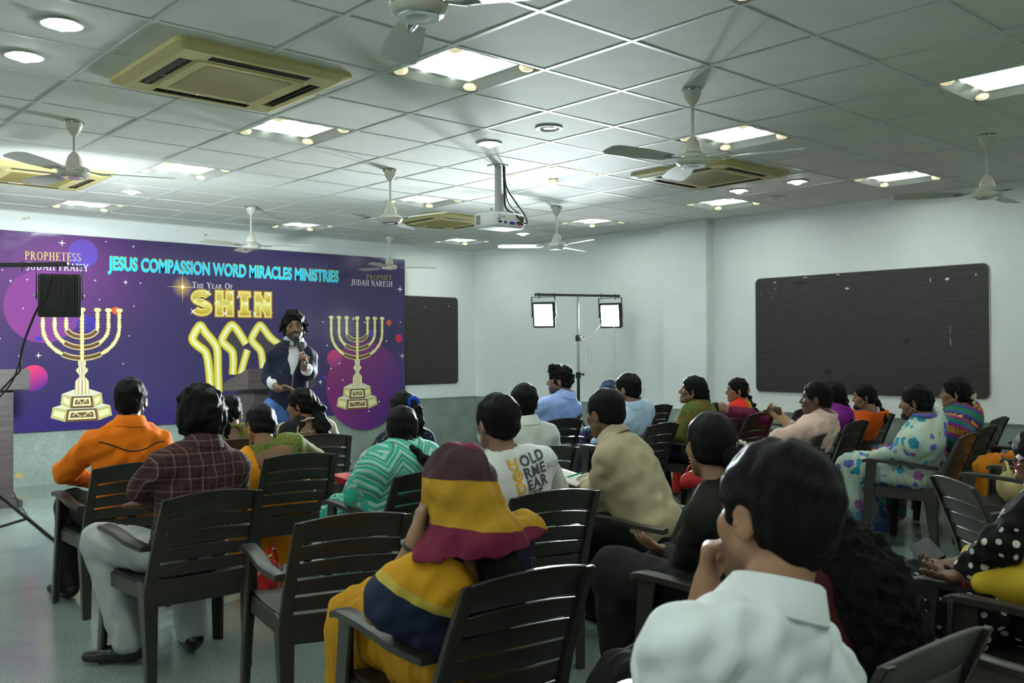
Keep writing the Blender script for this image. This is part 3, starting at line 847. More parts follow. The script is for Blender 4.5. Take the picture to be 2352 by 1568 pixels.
            for sg in (-1, 1): S.ell((sg*.092, .020, -.052), (.034, .045, .046), None, .010, -1)
            S.ell((0, .03, .128+v), (.0035, .08, .012), None, .006, -1)
            S.cut.append(lambda X, Y, Z: (nape+.15*(Y+.08))-Z)
        hh = (h or .0065)
        sc = np.array([1, 1, 1])
        vs, fs = S.mesh(hh, (), lambda p: amp*_noise(p, freq, seed, 12), 1)
        vs = (vs*s.hs)@s.HR.T+s.Hc
        return np_obj('hair', vs, fs, mat or HAIR_M, s.root)
    def strand(s, pts, rs, name='ponytail', amp=.004, freq=14, mat=None, h=.008, braid=False):
        S = SDF()
        if braid:
            pts = [np.asarray(p, float) for p in pts]; n = len(pts)
            for i in range((n-1)*4+1):
                t = i/4; j = min(int(t), n-2); f = t-j; p = pts[j]+(pts[j+1]-pts[j])*f; r = rs[j]+(rs[j+1]-rs[j])*f
                d = pts[j+1]-pts[j]; x = np.cross(d, V(0, 1, .2)); x = x/(np.linalg.norm(x)+1e-9)
                S.ell(p+x*r*.42*(1 if i % 2 else -1), (r*.85, r*.85, r*1.0), None, .004)
        else: S.chain(pts, rs, .02)
        vs, fs = S.mesh(h, (), lambda p: amp*_noise(p, freq, 4, 10))
        return np_obj(name, vs, fs, mat or HAIR_M, s.root)
    def part(s, mb, name, mat, smooth=True, **kw): return mb.build(name, mat, s.root, smooth=smooth, **kw)
    def earring(s, sides=(-1, 1), r=.006, mat=None, drop=.012):
        for sg in sides:
            c = s.hp(sg*.081, -.004, -.043); m = MB().ball(c, r, 10, 7).ball(c-V(0, 0, drop), r*.8, 10, 7)
            m.build('earring', mat or GOLD_M, s.root, smooth=True)
# ------------------------------------------------------------------ fabrics with a printed or woven pattern
def pat(name, build, rough=.85, bump=.3, bscale=14):
    if name in MC: return MC[name]
    m, N, L, P = new_mat(name); MC[name] = m
    tc = N.new('ShaderNodeTexCoord'); P.inputs['Roughness'].default_value = rough; P.inputs['Specular IOR Level'].default_value = .25
    class K: pass
    k = K(); k.N, k.L, k.P, k.co = N, L, P, tc.outputs['Object']
    sx = N.new('ShaderNodeSeparateXYZ'); L.new(k.co, sx.inputs[0]); k.x, k.y, k.z = sx.outputs
    def mt(op, a, b=None, c=None):
        n = N.new('ShaderNodeMath'); n.operation = op
        for i, q in enumerate((a, b, c)):
            if q is None: continue
            if isinstance(q, (int, float)): n.inputs[i].default_value = q
            else: L.new(q, n.inputs[i])
        return n.outputs[0]
    def mix(f, a, b):
        n = N.new('ShaderNodeMix'); n.data_type = 'RGBA'
        for i, q in ((0, f), (6, a), (7, b)):
            if isinstance(q, tuple): n.inputs[i].default_value = (*q, 1)
            elif isinstance(q, (int, float)): n.inputs[i].default_value = q
            else: L.new(q, n.inputs[i])
        return n.outputs[2]
    def vor(scale, rand=1.0, vec=None, feat='F1', st=None):
        v = N.new('ShaderNodeTexVoronoi'); v.inputs['Scale'].default_value = scale; v.inputs['Randomness'].default_value = rand; v.feature = feat
        if st is not None:
            mp = N.new('ShaderNodeMapping'); mp.inputs['Scale'].default_value = st; L.new(vec or k.co, mp.inputs[0]); L.new(mp.outputs[0], v.inputs['Vector'])
        else: L.new(vec or k.co, v.inputs['Vector'])
        return v
    def noi(scale, det=3, st=None):
        n = N.new('ShaderNodeTexNoise'); n.inputs['Scale'].default_value = scale; n.inputs['Detail'].default_value = det
        if st is not None:
            mp = N.new('ShaderNodeMapping'); mp.inputs['Scale'].default_value = st; L.new(k.co, mp.inputs[0]); L.new(mp.outputs[0], n.inputs['Vector'])
        else: L.new(k.co, n.inputs['Vector'])
        return n.outputs[0]
    def lin(ax, ay, az, off=0.0): return mt('ADD', mt('ADD', mt('MULTIPLY', k.x, ax), mt('MULTIPLY', k.y, ay)), mt('ADD', mt('MULTIPLY', k.z, az), off))
    def rmp(v, stops, interp='CONSTANT'):
        r = ramp(N, stops, interp); L.new(v, r.inputs[0]); return r.outputs[0]
    k.mt, k.mix, k.vor, k.noi, k.lin, k.rmp = mt, mix, vor, noi, lin, rmp
    L.new(build(k), P.inputs['Base Color'])
    if bump:
        n = noi(bscale, 4); b = N.new('ShaderNodeBump'); b.inputs['Strength'].default_value = bump; b.inputs['Distance'].default_value = .012
        L.new(n, b.inputs['Height']); L.new(b.outputs[0], P.inputs['Normal'])
    return m
def _plaid(k):
    def ln(v, per, w): return k.mt('LESS_THAN', k.mt('ABSOLUTE', k.mt('SUBTRACT', k.mt('FRACT', k.mt('ADD', k.mt('DIVIDE', v, per), 20.3)), .5)), w)
    ang = k.mt('ARCTAN2', k.x, k.mt('ADD', k.y, .25))
    xx = k.lin(1, .35, 0); c = k.mix(k.noi(60), (.030, .012, .012), (.048, .019, .018))
    c = k.mix(k.mt('MULTIPLY', ln(xx, .026, .10), .35), c, (.12, .05, .04)); c = k.mix(k.mt('MULTIPLY', ln(k.z, .026, .10), .35), c, (.11, .045, .04))
    c = k.mix(k.mt('MULTIPLY', ln(xx, .052, .028), .8), c, (.24, .16, .15)); return k.mix(k.mt('MULTIPLY', ln(k.z, .052, .028), .8), c, (.22, .14, .13))
def _green_spots(k):
    d = k.vor(24, .35).outputs['Distance']; c = k.rmp(d, [(0, (.30, .27, .05)), (.22, (.05, .085, .012)), (.42, (.16, .185, .03)), (.7, (.10, .13, .02))])
    return k.mix(k.noi(10), c, (.13, .15, .03))
def _orange_saree(k):
    d = k.vor(9, .9).outputs['Distance']; n = k.noi(38, 2)
    c = k.rmp(n, [(0, (.82, .33, .012)), (.58, (.80, .13, .01)), (.64, (.86, .38, .02))])
    return k.mix(k.mt('LESS_THAN', d, .33), (.80, .29, .01), c)
def _teal(k):
    zz = k.mt('PINGPONG', k.lin(1, .3, 0, 3), .09)
    v = k.mt('FRACT', k.mt('MULTIPLY', k.mt('ADD', k.mt('ADD', k.z, zz), 5), 17))
    c = k.rmp(v, [(0, (.42, .60, .50)), (.28, (.03, .42, .30)), (.55, (.30, .52, .43)), (.70, (.07, .19, .15)), (.82, (.05, .46, .33))])
    n = k.noi(4.2, 1); big = k.rmp(n, [(0, (1, 1, 1)), (.49, (0, 0, 0))])
    flo = k.rmp(k.noi(20, 2), [(0, (.03, .40, .29)), (.5, (.16, .36, .28)), (.58, (.40, .60, .50))])
    return k.mix(big, c, flo)
def _floral(k):
    vv = k.vor(11.0, 1.0); d = vv.outputs['Distance']
    pet = k.mt('ADD', d, k.mt('MULTIPLY', k.noi(34, 3), .34))
    hue = k.N.new('ShaderNodeSeparateColor'); k.L.new(vv.outputs['Color'], hue.inputs[0])
    col = k.rmp(hue.outputs[0], [(0, (.045, .30, .44)), (.30, (.12, .13, .46)), (.62, (.02, .21, .31)), (.84, (.36, .10, .32))])
    base = k.rmp(k.noi(3.5, 2), [(.25, (.53, .58, .40)), (.5, (.44, .58, .50)), (.75, (.60, .57, .42))], 'LINEAR')
    c = k.mix(k.mt('LESS_THAN', pet, .56), base, col)
    hem = k.mt('MULTIPLY', k.mt('SUBTRACT', .30, k.z), 4.5); hm = k.N.new('ShaderNodeClamp'); k.L.new(k.mt('ADD', hem, k.mt('MULTIPLY', k.noi(20), .3)), hm.inputs[0])
    return k.mix(hm.outputs[0], c, (.035, .06, .20))
def _shawl_ethnic(k):
    tri = k.mt('PINGPONG', k.lin(1, 1.1, 0, 4), .022); v = k.lin(.45, -.25, 1, .05)
    v2 = k.mt('FRACT', k.mt('MULTIPLY', k.mt('ADD', v, 3), 3.6))
    st = [(0, (.03, .16, .09)), (.16, (.02, .09, .30)), (.22, (.27, .02, .14)), (.30, (.30, .17, .02)), (.46, (.27, .02, .14)), (.54, (.02, .10, .32)), (.60, (.02, .16, .09)), (.70, (.25, .02, .16)), (.78, (.07, .03, .16)), (.93, (.02, .12, .26))]
    c = k.rmp(v2, st); band = k.mt('MULTIPLY', k.mt('GREATER_THAN', v2, .78), k.mt('LESS_THAN', k.mt('MULTIPLY', k.mt('SUBTRACT', v2, .78), .18), tri))
    dots = k.mt('MULTIPLY', k.mt('LESS_THAN', k.vor(34, .2).outputs['Distance'], .33), k.mt('MULTIPLY', k.mt('GREATER_THAN', v2, .30), k.mt('LESS_THAN', v2, .46)))
    c = k.mix(band, c, (.52, .30, .03)); return k.mix(dots, c, (.10, .05, .02))
def _green_shawl(k):
    n = k.noi(26, 3, (1, 1, 2.2)); c = k.rmp(n, [(0, (.075, .10, .018)), (.60, (.30, .10, .015)), (.68, (.085, .11, .02))])
    return k.mix(k.mt('LESS_THAN', k.mt('FRACT', k.mt('MULTIPLY', k.lin(.6, .2, 1, 3), 5.2)), .16), c, (.16, .10, .02))
def _red_border(k):
    v = k.lin(1, .15, 0, .0); fl = k.mt('LESS_THAN', k.vor(55, .6).outputs['Distance'], .36)
    c = k.rmp(k.mt('ADD', v, .5), [(0, (.72, .030, .014)), (.415, (.50, .17, .03)), (.445, (.17, .30, .03)), (.475, (.42, .30, .03))])
    return k.mix(k.mt('MULTIPLY', fl, k.mt('GREATER_THAN', v, -.085)), c, (.55, .14, .02))
def _hood(k):
    w = k.mt('MULTIPLY', k.mt('SUBTRACT', k.noi(6, 2), .5), .05)
    v = k.mt('ADD', k.lin(.10, 0, 1, -.55), w)
    return k.rmp(v, [(0, (.155, .014, .040)), (.355, (.40, .215, .014)), (.475, (.055, .024, .026)), (.565, (.155, .016, .036))])
def _mustard(k):
    hem = k.mt('LESS_THAN', k.mt('ADD', k.z, k.mt('MULTIPLY', k.noi(8), .05)), .20)
    gold = k.mt('LESS_THAN', k.mt('ABSOLUTE', k.mt('SUBTRACT', k.mt('ADD', k.z, k.mt('MULTIPLY', k.noi(8), .05)), .212)), .014)
    c = k.mix(k.noi(6), (.40, .185, .010), (.56, .275, .014)); c = k.mix(hem, c, (.016, .022, .05)); return k.mix(gold, c, (.55, .42, .08))
def _polka(k):
    d = k.vor(22, .22).outputs['Distance']; return k.mix(k.mt('LESS_THAN', d, .27), (.006, .006, .006), (.62, .62, .52))
def _navy_print(k):
    n = k.mt('LESS_THAN', k.vor(26, .8, st=(1, 1, 1.8)).outputs['Distance'], .17); return k.mix(n, (.010, .013, .035), (.45, .48, .55))
def _navy_floral(k):
    return k.rmp(k.noi(22, 3), [(0, (.02, .03, .055)), (.5, (.10, .14, .19)), (.57, (.03, .045, .08)), (.66, (.22, .26, .28))])
def _beige_emb(k):
    return k.mix(k.mt('LESS_THAN', k.vor(70, .4).outputs['Distance'], .3), (.44, .35, .25), (.55, .48, .36))
FB = dict(plaid=pat('maroon_check_cloth', _plaid), greensp=pat('green_printed_blouse', _green_spots), orsar=pat('orange_printed_saree', _orange_saree), teal=pat('teal_geometric_saree', _teal),
    floral=pat('cream_saree_blue_flowers', _floral), ethnic=pat('striped_woven_shawl', _shawl_ethnic), gshawl=pat('olive_printed_saree', _green_shawl), redb=pat('red_saree_embroidered_border', _red_border),
    hood=pat('maroon_mustard_saree', _hood, bump=.45, bscale=22), must=pat('mustard_saree_navy_hem', _mustard, bump=.5, bscale=18), polka=pat('black_polka_dot_cloth', _polka), navy=pat('navy_printed_cotton', _navy_print),
    nflor=pat('navy_floral_cloth', _navy_floral), beige=pat('beige_embroidered', _beige_emb))
BLK = (.006, .006, .006)

CH = {}   # chairs by key: x, y, degrees
def tl(p, a): return tuple(atz(*p, .79)[:2]+(rotz(math.radians(a))@V(.213, .40, 0))[:2])+(a,)
def tip(p, a, sx=-1): return tuple(atz(*p, .62)[:2]-(rotz(math.radians(a))@V(sx*.27, .215, 0))[:2])+(a,)
CH.update(P1=(.24, 1.20, -5), P2=(.10, -.01, -2), E3=(.32, -.89, -15), P26=(.14, -1.92, -6), P4=(1.11, 1.0, -9), P5=(1.86, 1.98, -15), P8=(1.18, -.10, -5), P9=(1.21, -.98, -13),
    P11=(4.01, 1.87, -3), P12=(1.87, -1.18, 10), P13=(4.16, .97, 5), P16=(5.70, 1.08, 0), P17=(4.32, -.35, 5), P18=(5.42, .03, 5), P19=(6.36, .27, 5), P20=(4.90, -1.05, 6), P21=(5.62, -.89, 6),
    P22=(1.17, -2.19, 0), P25=(1.80, -2.86, 3), P24=(.32, -2.89, -3), A=(1.14, -3.05, 0), P23=(-.40, -3.105, -8))
def hipof(k):
    x, y, a = CH[k]; q = rotz(math.radians(a))@V(0, -.09, 0); return (x+q[0], y+q[1])
class Ctx:
    def __init__(s, k, face=None): s.hip = hipof(k) if isinstance(k, str) else k; s.f = math.radians(CH[k][2] if face is None else face)
    def __call__(s, x, y, d): return rotz(-s.f)@(at(x, y, d)-V(s.hip[0], s.hip[1], 0))

def people():
    DK = (.115, .058, .038); MD = (.20, .105, .062); LT = (.30, .165, .10)
    # 1 orange shirt
    c = Ctx('P1')
    p = Person('man in a bright orange long-sleeved shirt with a black piped yoke', (300, 920), 5.1, CH['P1'][2], c.hip, hyaw=-24, skin=DK, sw=.19,
               arms=dict(L=(c(150, 1085, 5.15), c(196, 1100, 5.5)), R=(V(.27, .10, .70), V(.08, .30, .66))), legs=dict(L=(V(-.16, .42, .52), V(-.19, .36, .085), V(-.3, 1, 0))))
    p.finish(); s1 = p.shirt(cloth('orange_cotton', (.80, .175, .004)), amp=.006, h=.009, slv=.020); p.trousers(cloth('dark_grey_cotton', (.02, .018, .018)), shoes=M('black_rubber_sandal', (.01, .01, .01), .5)); p.hair('short', vol=.004)
    m = MB(); pts = []
    for t in np.linspace(-1, 1, 25): pts.append(p.tp(.17*t, -.6, .80-.035*math.cos(t*PI*1.0)*(1 if abs(t) < .5 else .9)+.02*abs(t)))
    onto(m, s1, pts, p.T@V(0, 1, 0), .0035); p.part(m, 'yoke_piping', M('black_piping', BLK, .6))
    # 2 maroon check shirt
    c = Ctx('P2')
    p = Person('man in a maroon checked shirt and grey trousers, arms folded, seen from behind', (463, 955), 4.15, CH['P2'][2], c.hip, hyaw=-22, skin=DK, sw=.195, hs=1.0,
               arms=dict(L=(c(322, 1125, 4.05), V(.02, .26, .72)), R=(V(.27, .10, .74), V(-.06, .24, .70))),
               legs=dict(L=(V(-.26, .34, .53), V(-.17, .22, .09), V(-.8, .6, 0)), R=(V(.13, .42, .52), V(.10, .20, .09), V(.1, 1, 0))))
    p.finish(); p.shirt(FB['plaid'], amp=.0045, h=.009); p.trousers(cloth('light_grey_trouser', (.36, .37, .36)), shoes=M('black_polished_leather', (.006, .006, .007), .15))
    p.hair('shaggy', vol=.020, amp=.008, freq=17, nape=-.095)
    # 3 woman with braid
    p = Person('woman with a black braid and white hair ornament beside the dark lectern', (529, 944), 6.4, -12, None, lean=.0, hyaw=-8, hpitch=-12, skin=MD, female=True, hs=.92, sw=.165)
    p.finish(); p.shirt(cloth('olive_blouse', (.13, .14, .03)), 'cap', False, deep=.07); p.hair('tied'); p.skirt(cloth('olive_saree', (.16, .13, .03)))
    b0 = p.hp(-.02, -.10, -.05); p.strand([b0, b0+V(-.02, -.02, -.08), b0+V(-.03, -.03, -.17)], [.028, .024, .018], 'braid', braid=True)
    m = MB()
    for i in range(7): m.ball(b0+V(-.03+.012*math.cos(i), -.045, -.17+.012*math.sin(i*2.1)), .007, 8, 6)
    p.part(m, 'hair_ornament', M('white_pearl', (.75, .72, .66), .3)); p.earring()
    CH['P3'] = (p.root.location.x, p.root.location.y+.09, -12)
    # 4 green blouse, orange saree
    c = Ctx('P4')
    p = Person('woman in an orange saree and green printed blouse tied at the back', (596, 977), 5.45, CH['P4'][2], c.hip, hyaw=18, hpitch=-22, hroll=10, skin=(.24, .125, .066), female=True, hs=.94, sw=.185, g=1.12,
               arms=dict(L=(V(-.27, .08, .70), V(-.14, .30, .64)), R=(V(.28, .08, .70), V(.10, .30, .64))))
    p.finish(); bl = p.shirt(FB['greensp'], 'half', False, deep=.0, h=.009, neck=.07, hem=None, amp=.003)
    p.skirt(FB['orsar']); p.hair('tied', vol=.006); p.earring()
    X = p.T[:, 0]; U = p.T[:, 2]
    def band(X_, Y_, Z_): return (-(X_*X[0]+Y_*X[1]+Z_*X[2])-.0)*0+np.maximum((X_*X[0]+Y_*X[1]+Z_*X[2]-p.H@X)+.095, -(X_*X[0]+Y_*X[1]+Z_*X[2]-p.H@X)-.30)
    p.wrap(FB['orsar'], .022, name='pallu', cut=band, bottom=-.1, k=.05, arms='L', fore=False, to=.8)
    # open back of the blouse shows the bare back with a tied cord
    back_patch(p, bl, [(.0, .68, .105, .10), (0, .86, .13, .055)]); tie(p, bl, M('green_cord', (.10, .12, .03), .8), .80)
    # 5 laughing woman looking aside
    c = Ctx('P5')
    p = Person('laughing woman with loose dark hair looking aside, beige embroidered open-back blouse', (690, 930), 6.7, CH['P5'][2], c.hip, hyaw=58, hpitch=-6, skin=(.25, .13, .075), female=True, hs=.93, sw=.17,
               arms=dict(L=(c(652, 985, 6.75), V(-.05, .28, .62))))
    p.finish(lips=(.42, .03, .06)); bl = p.shirt(FB['beige'], 'half', False, neck=.07, amp=.003, h=.009); p.skirt(cloth('black_saree', (.012, .011, .012)))
    p.hair('tied', vol=.008, amp=.005); b0 = p.hp(0, -.09, -.04)
    p.strand([p.hp(.03, -.085, .02), p.hp(.02, -.12, -.05), p.tp(.07, -.13, .93), p.tp(.10, -.125, .80)], [.045, .05, .05, .025], 'ponytail', amp=.012, freq=11)
    back_patch(p, bl, [(0, .80, .10, .12)], rim=M('beige_bead_trim', (.46, .38, .26), .5)); tie(p, bl, M('beige_cord', (.45, .38, .28), .8), .86)
    p.wrap(cloth('black_drape', (.010, .009, .010)), .02, name='pallu', cut=lambda X_, Y_, Z_: X_+.06+0*Y_, bottom=-.1, k=.05, arms='L', fore=False, to=.9)
    # 7 navy dress with blue scrunchie
    p = Person('woman in a navy printed dress with a bright blue scrunchie on her ponytail', (925, 941), 5.85, -8, None, lean=.04, hyaw=-14, skin=MD, female=True, hs=.94, sw=.17,
               arms=dict(L=(V(-.24, .06, .68), V(-.10, .30, .60)), R=(V(.24, .06, .68), V(.10, .3, .6))))
    p.finish(); p.shirt(FB['navy'], 'long', False, fore=.6); p.skirt(FB['navy'], name='dress_skirt'); p.hair('tied', vol=.004)
    t0 = p.hp(.045, -.10, .055); p.strand([t0, p.hp(.06, -.135, .0), p.hp(.06, -.15, -.07), p.hp(.065, -.15, -.15), p.hp(.07, -.14, -.22)], [.025, .034, .036, .032, .014], 'ponytail', amp=.008, freq=13)
    m = MB(); 
    for i in range(10):
        a = i*2*PI/10; m.ball(t0+p.HR@V(.028*math.cos(a), -.012, .026*math.sin(a)), .015, 8, 6)
    p.part(m, 'scrunchie', cloth('blue_scrunchie', (.02, .08, .55))); CH['P7'] = (p.root.location.x, p.root.location.y+.09, -8)
    # 8 teal saree
    c = Ctx('P8')
    p = Person('woman wrapped in a teal and white geometric printed saree with a long low ponytail', (922, 984), 4.78, CH['P8'][2], c.hip, hyaw=-20, hpitch=-4, skin=MD, female=True, hs=.94, sw=.18, g=1.05)
    p.finish(); p.skirt(FB['teal']); p.wrap(FB['teal'], .030, bottom=.02, amp=.008, h=.009, k=.10); p.hair('tied', vol=.003, amp=.0025)
    p.strand([p.hp(.01, -.10, -.045), p.hp(.02, -.135, -.10), p.tp(.03, -.175, .95), p.tp(.045, -.205, .76), p.tp(.05, -.205, .50)], [.024, .026, .026, .042, .018], 'ponytail', amp=.006, freq=12)
    m = MB()
    for i in range(9): m.ball(p.hp(.022, -.128, -.115)+V(.024*math.cos(i*.7), .006, .024*math.sin(i*.7)), .010, 8, 6)
    p.part(m, 'hair_tie', cloth('teal_band', (.02, .25, .24)))
    # 9 white T-shirt with lettering
    c = Ctx('P9')
    p = Person('man in a white T-shirt lettered HODL on the back, face mask looped on his ear', (1140, 972), 4.1, CH['P9'][2], c.hip, hyaw=6, skin=MD, sw=.205, g=1.08, arms=dict(L=(V(-.29, .12, .70), V(-.1, .32, .62)), R=(V(.27, .12, .70), V(.1, .32, .62))))
    p.finish(); s9 = p.shirt(cloth('white_tshirt_cotton', (.66, .66, .63)), 'half', False, amp=.004, h=.009); p.trousers(cloth('dark_jeans', (.02, .025, .035))); p.hair('short', vol=.012, amp=.004, nape=-.06)
    shirt_text(p, s9)
    mask(p, M('pale_mask_cloth', (.55, .56, .58), .8), low=False)
    # 10 pale shirt
    p = Person('man in a pale off-white shirt sitting beyond the white T-shirt', (1204, 926), 5.9, -12, None, lean=.02, hyaw=-22, skin=MD, sw=.195)
    p.finish(); p.shirt(cloth('pale_cream_shirt', (.60, .62, .58))); p.trousers(cloth('charcoal_trouser', (.02, .02, .022))); p.hair('short', vol=.006, amp=.003, nape=-.085); CH['P10'] = (p.root.location.x, p.root.location.y+.09, -12)
    # 11 blue shirt, bearded profile
    c = Ctx('P11')
    p = Person('bearded man in a sky blue shirt with swept-up hair', (1285, 874), 8.0, CH['P11'][2], c.hip, hyaw=42, skin=MD, sw=.20, arms=dict(L=(V(-.27, .10, .72), V(-.1, .32, .64))))
    p.finish(beard=.85); p.shirt(cloth('sky_blue_shirt', (.30, .42, .76)), belly=.01); p.trousers(cloth('dark_jeans', (.02, .025, .035))); p.hair('short', vol=.010, amp=.010, freq=20, nape=-.06)
    p.strand([p.hp(-.03, .05, .095), p.hp(0, .055, .105), p.hp(.03, .045, .10)], [.03, .034, .028], 'quiff', amp=.010, freq=24, h=.006)
    # 12 khaki shirt, writing
    c = Ctx('P12')
    p = Person('man in a khaki shirt leaning forward and writing in a notebook', (1389, 950), 4.62, CH['P12'][2], c.hip, hyaw=-12, hpitch=-8, skin=(.16, .082, .05), sw=.205, g=1.1, twist=10,
               arms=dict(L=(c(1372, 1165, 4.55), c(1345, 1108, 4.95), dict(d=V(-.55, .6, -.1), n=V(.1, -.2, -1), curl=(.5, .6, .4))), R=(V(.27, .2, .70), V(.08, .42, .66))))
    p.finish(); p.shirt(cloth('khaki_shirt', (.40, .34, .215)), amp=.006, h=.009, slv=.02, belly=.01); p.trousers(cloth('black_trouser', (.012, .012, .013)), shoes=M('black_rubber_sandal', (.01, .01, .01), .5)); p.hair('short', vol=.003, amp=.002, nape=-.06, line=.015)
    # 13 light blue shirt
    c = Ctx('P13')
    p = Person('man in a light blue shirt with short black hair beside the headscarf', (1440, 893), 7.4, CH['P13'][2], c.hip, hyaw=8, skin=MD, sw=.195)
    p.finish(); p.shirt(cloth('pale_blue_shirt', (.40, .54, .70))); p.trousers(cloth('dark_jeans', (.02, .025, .035))); p.hair('short', vol=.006, amp=.003)
    # 14 head scarf
    p = Person('person in a navy floral headscarf half hidden by the man in light blue', (1396, 902), 8.4, 15, None, lean=.05, hyaw=15, skin=MD, female=True, hs=.92, sw=.165)
    p.finish(); p.hair('tied'); p.wrap(FB['nflor'], .03, bottom=0, name='headscarf', hood=True); p.skirt(FB['nflor']); CH['P14'] = (p.root.location.x, p.root.location.y+.09, 15)
    # 15 smiling woman, olive saree
    p = Person('smiling woman in an olive green printed saree, head lifted, hair clipped back', (1590, 897), 8.0, 12, None, lean=.05, hyaw=28, hpitch=10, skin=(.17, .088, .056), female=True, hs=1.02, sw=.175, g=1.08)
    p.finish(); p.skirt(cloth('dark_navy_saree', (.012, .012, .022))); p.wrap(FB['gshawl'], .028, bottom=.0, k=.08); p.hair('tied', vol=.008, amp=.003); p.earring()
    p.strand([p.hp(.0, -.09, .0), p.hp(0, -.115, -.06), p.hp(0, -.14, -.15), p.hp(0, -.15, -.25)], [.05, .042, .036, .018]); CH['P15'] = (p.root.location.x, p.root.location.y+.09, 8)
    # 16 woman with baby
    c = Ctx('P16')
    p = Person('woman in a yellow blouse and red bordered saree holding a baby', (1692, 896), 8.6, 10, c.hip, hyaw=40, skin=(.22, .115, .065), female=True, hs=.93, sw=.165,
               arms=dict(L=(V(-.24, .12, .74), V(-.02, .30, .72)), R=(V(.22, .12, .74), V(-.05, .32, .70))))
    p.finish(); p.shirt(cloth('yellow_blouse', (.46, .34, .03)), 'half', False); p.skirt(cloth('red_saree', (.55, .02, .012))); p.hair('tied', vol=.003)
    p.wrap(FB['redb'], .022, name='pallu', cut=lambda X_, Y_, Z_: X_+.02+0*Y_, bottom=0, k=.05, arms='L', fore=False, to=.7)
    p.strand([p.hp(0, -.095, -.04), p.tp(.03, -.13, .95), p.tp(.06, -.14, .70), p.tp(.07, -.14, .5)], [.026, .022, .02, .012], 'braid', braid=True); flowers(p, p.hp(-.03, -.10, .005), .025, [(.75, .70, .55), (.6, .15, .05)]); p.earring()
    baby(at(1652, 938, 8.45), -.55)
    # 17 pink shirt with bandaged wrist
    c = Ctx('P17')
    p = Person('man in a pale pink shirt with a moustache and a bandaged raised hand', (1874, 914), 6.5, 12, c.hip, hyaw=12, hroll=-3, skin=(.10, .052, .036), sw=.205, g=1.12, twist=-8,
               arms=dict(L=(c(1772, 1005, 6.35), c(1832, 1020, 6.6)), R=(c(1842, 1000, 6.72), c(1789, 952, 6.72), dict(d=V(-.75, -.05, .55), n=V(-.35, .1, -1), curl=(.5, .5, .3)))))
    p.finish(beard=.0); p.shirt(cloth('pale_pink_shirt', (.64, .44, .37)), amp=.006, belly=.02, fore=.45); p.trousers(cloth('charcoal_trouser', (.02, .02, .022))); p.hair('short', vol=.002, amp=.003, line=.022, nape=-.07)
    m = MB().tube([p.hp(sg*.02, .094-.004*abs(sg), -.054-.004*abs(sg)) for sg in (-1.1, -.5, 0, .5, 1.1)], [.002, .005, .005, .005, .002], 8); p.part(m, 'moustache', HAIR_M)
    _, e, w, _h = p.A['R']; S = SDF(); S.cone(e+(w-e)*.25, w+(w-e)*.12, .036, .034, .01); d = (w-e)/np.linalg.norm(w-e); S.cone(w, w+d*.07, .034, .040, .02); S.cone(w+d*.03, w+d*.16, .028, .028, .004, -1); p.garment('bandage', S, cloth('skin_tone_bandage', (.55, .36, .22)), 0, h=.006)
    # 18 purple
    c = Ctx('P18')
    p = Person('woman in a plain purple dress with a long braid, half hidden by the pink shirt', (1912, 906), 7.6, 8, c.hip, hyaw=-22, skin=MD, female=True, hs=.93, sw=.165)
    p.finish(); p.shirt(cloth('purple_cotton', (.16, .010, .19)), 'half', False); p.wrap(cloth('purple_dupatta', (.18, .012, .21)), .026, bottom=.1, k=.08); p.skirt(cloth('purple_skirt', (.15, .01, .18))); p.hair('tied', vol=.003)
    p.strand([p.hp(0.03, -.10, .02), p.hp(.035, -.115, -.08), p.hp(.04, -.15, -.18), p.hp(.06, -.17, -.32)], [.030, .026, .024, .014], 'braid', braid=True)
    # 19 girl in orange with mask
    p = Person('girl in an orange dupatta with a black face mask under her chin', (1984, 911), 8.05, 10, hipof('P19'), hyaw=30, hpitch=-4, skin=(.27, .145, .085), female=True, hs=.90, sw=.155)
    p.finish(); p.shirt(cloth('pale_blue_print_kurta', (.33, .42, .55)), 'half', False); p.wrap(cloth('orange_dupatta', (.80, .12, .012)), .026, bottom=.2, k=.08, cut=lambda X_, Y_, Z_: np.maximum(Z_-(p.tp(0, 0, .97)[2]), -1)+0*X_+0*Y_); p.skirt(cloth('orange_skirt', (.6, .1, .012))); p.hair('tied', vol=.003); mask(p, M('black_mask_cloth', (.008, .008, .009), .8), low=True); p.earring()
    p.strand([p.hp(.02, -.095, -.01), p.hp(.03, -.125, -.08), p.hp(.03, -.17, -.17), p.hp(.03, -.19, -.26)], [.032, .030, .026, .018], 'braid', braid=True)
    # 20 floral saree
    c = Ctx('P20')
    p = Person('woman wrapped in a cream saree printed with blue and purple flowers', (2102, 922), 6.35, 10, c.hip, hyaw=6, hpitch=-6, skin=(.20, .105, .06), female=True, hs=.97, sw=.175, g=1.0,
               legs=dict(L=(V(-.12, .46, .52), V(-.10, .50, .085), V(-.2, 1, 0))))
    p.finish(); p.skirt(FB['floral'], flare=.05, r=(.11, .095, .11)); p.wrap(FB['floral'], .027, bottom=-.06, k=.07, amp=.006, h=.009); p.hair('tied', vol=.006, nape=-.10); mask(p, M('black_mask_cloth', (.008, .008, .009), .8), low=True); p.earring()
    m = MB().tube([p.N+p.u*.035+V(.070*math.cos(t), .070*math.sin(t)+.002, .0) for t in np.linspace(0, 2*PI, 20)], .013, 8); p.part(m, 'blouse_collar', cloth('violet_blue_border', (.10, .11, .42)))
    # 21 ethnic shawl
    c = Ctx('P21')
    p = Person('woman in a striped green and purple shawl with jasmine in her hair', (2193, 902), 6.95, 12, c.hip, hyaw=14, skin=(.20, .10, .058), female=True, hs=.96, sw=.18, g=1.08)
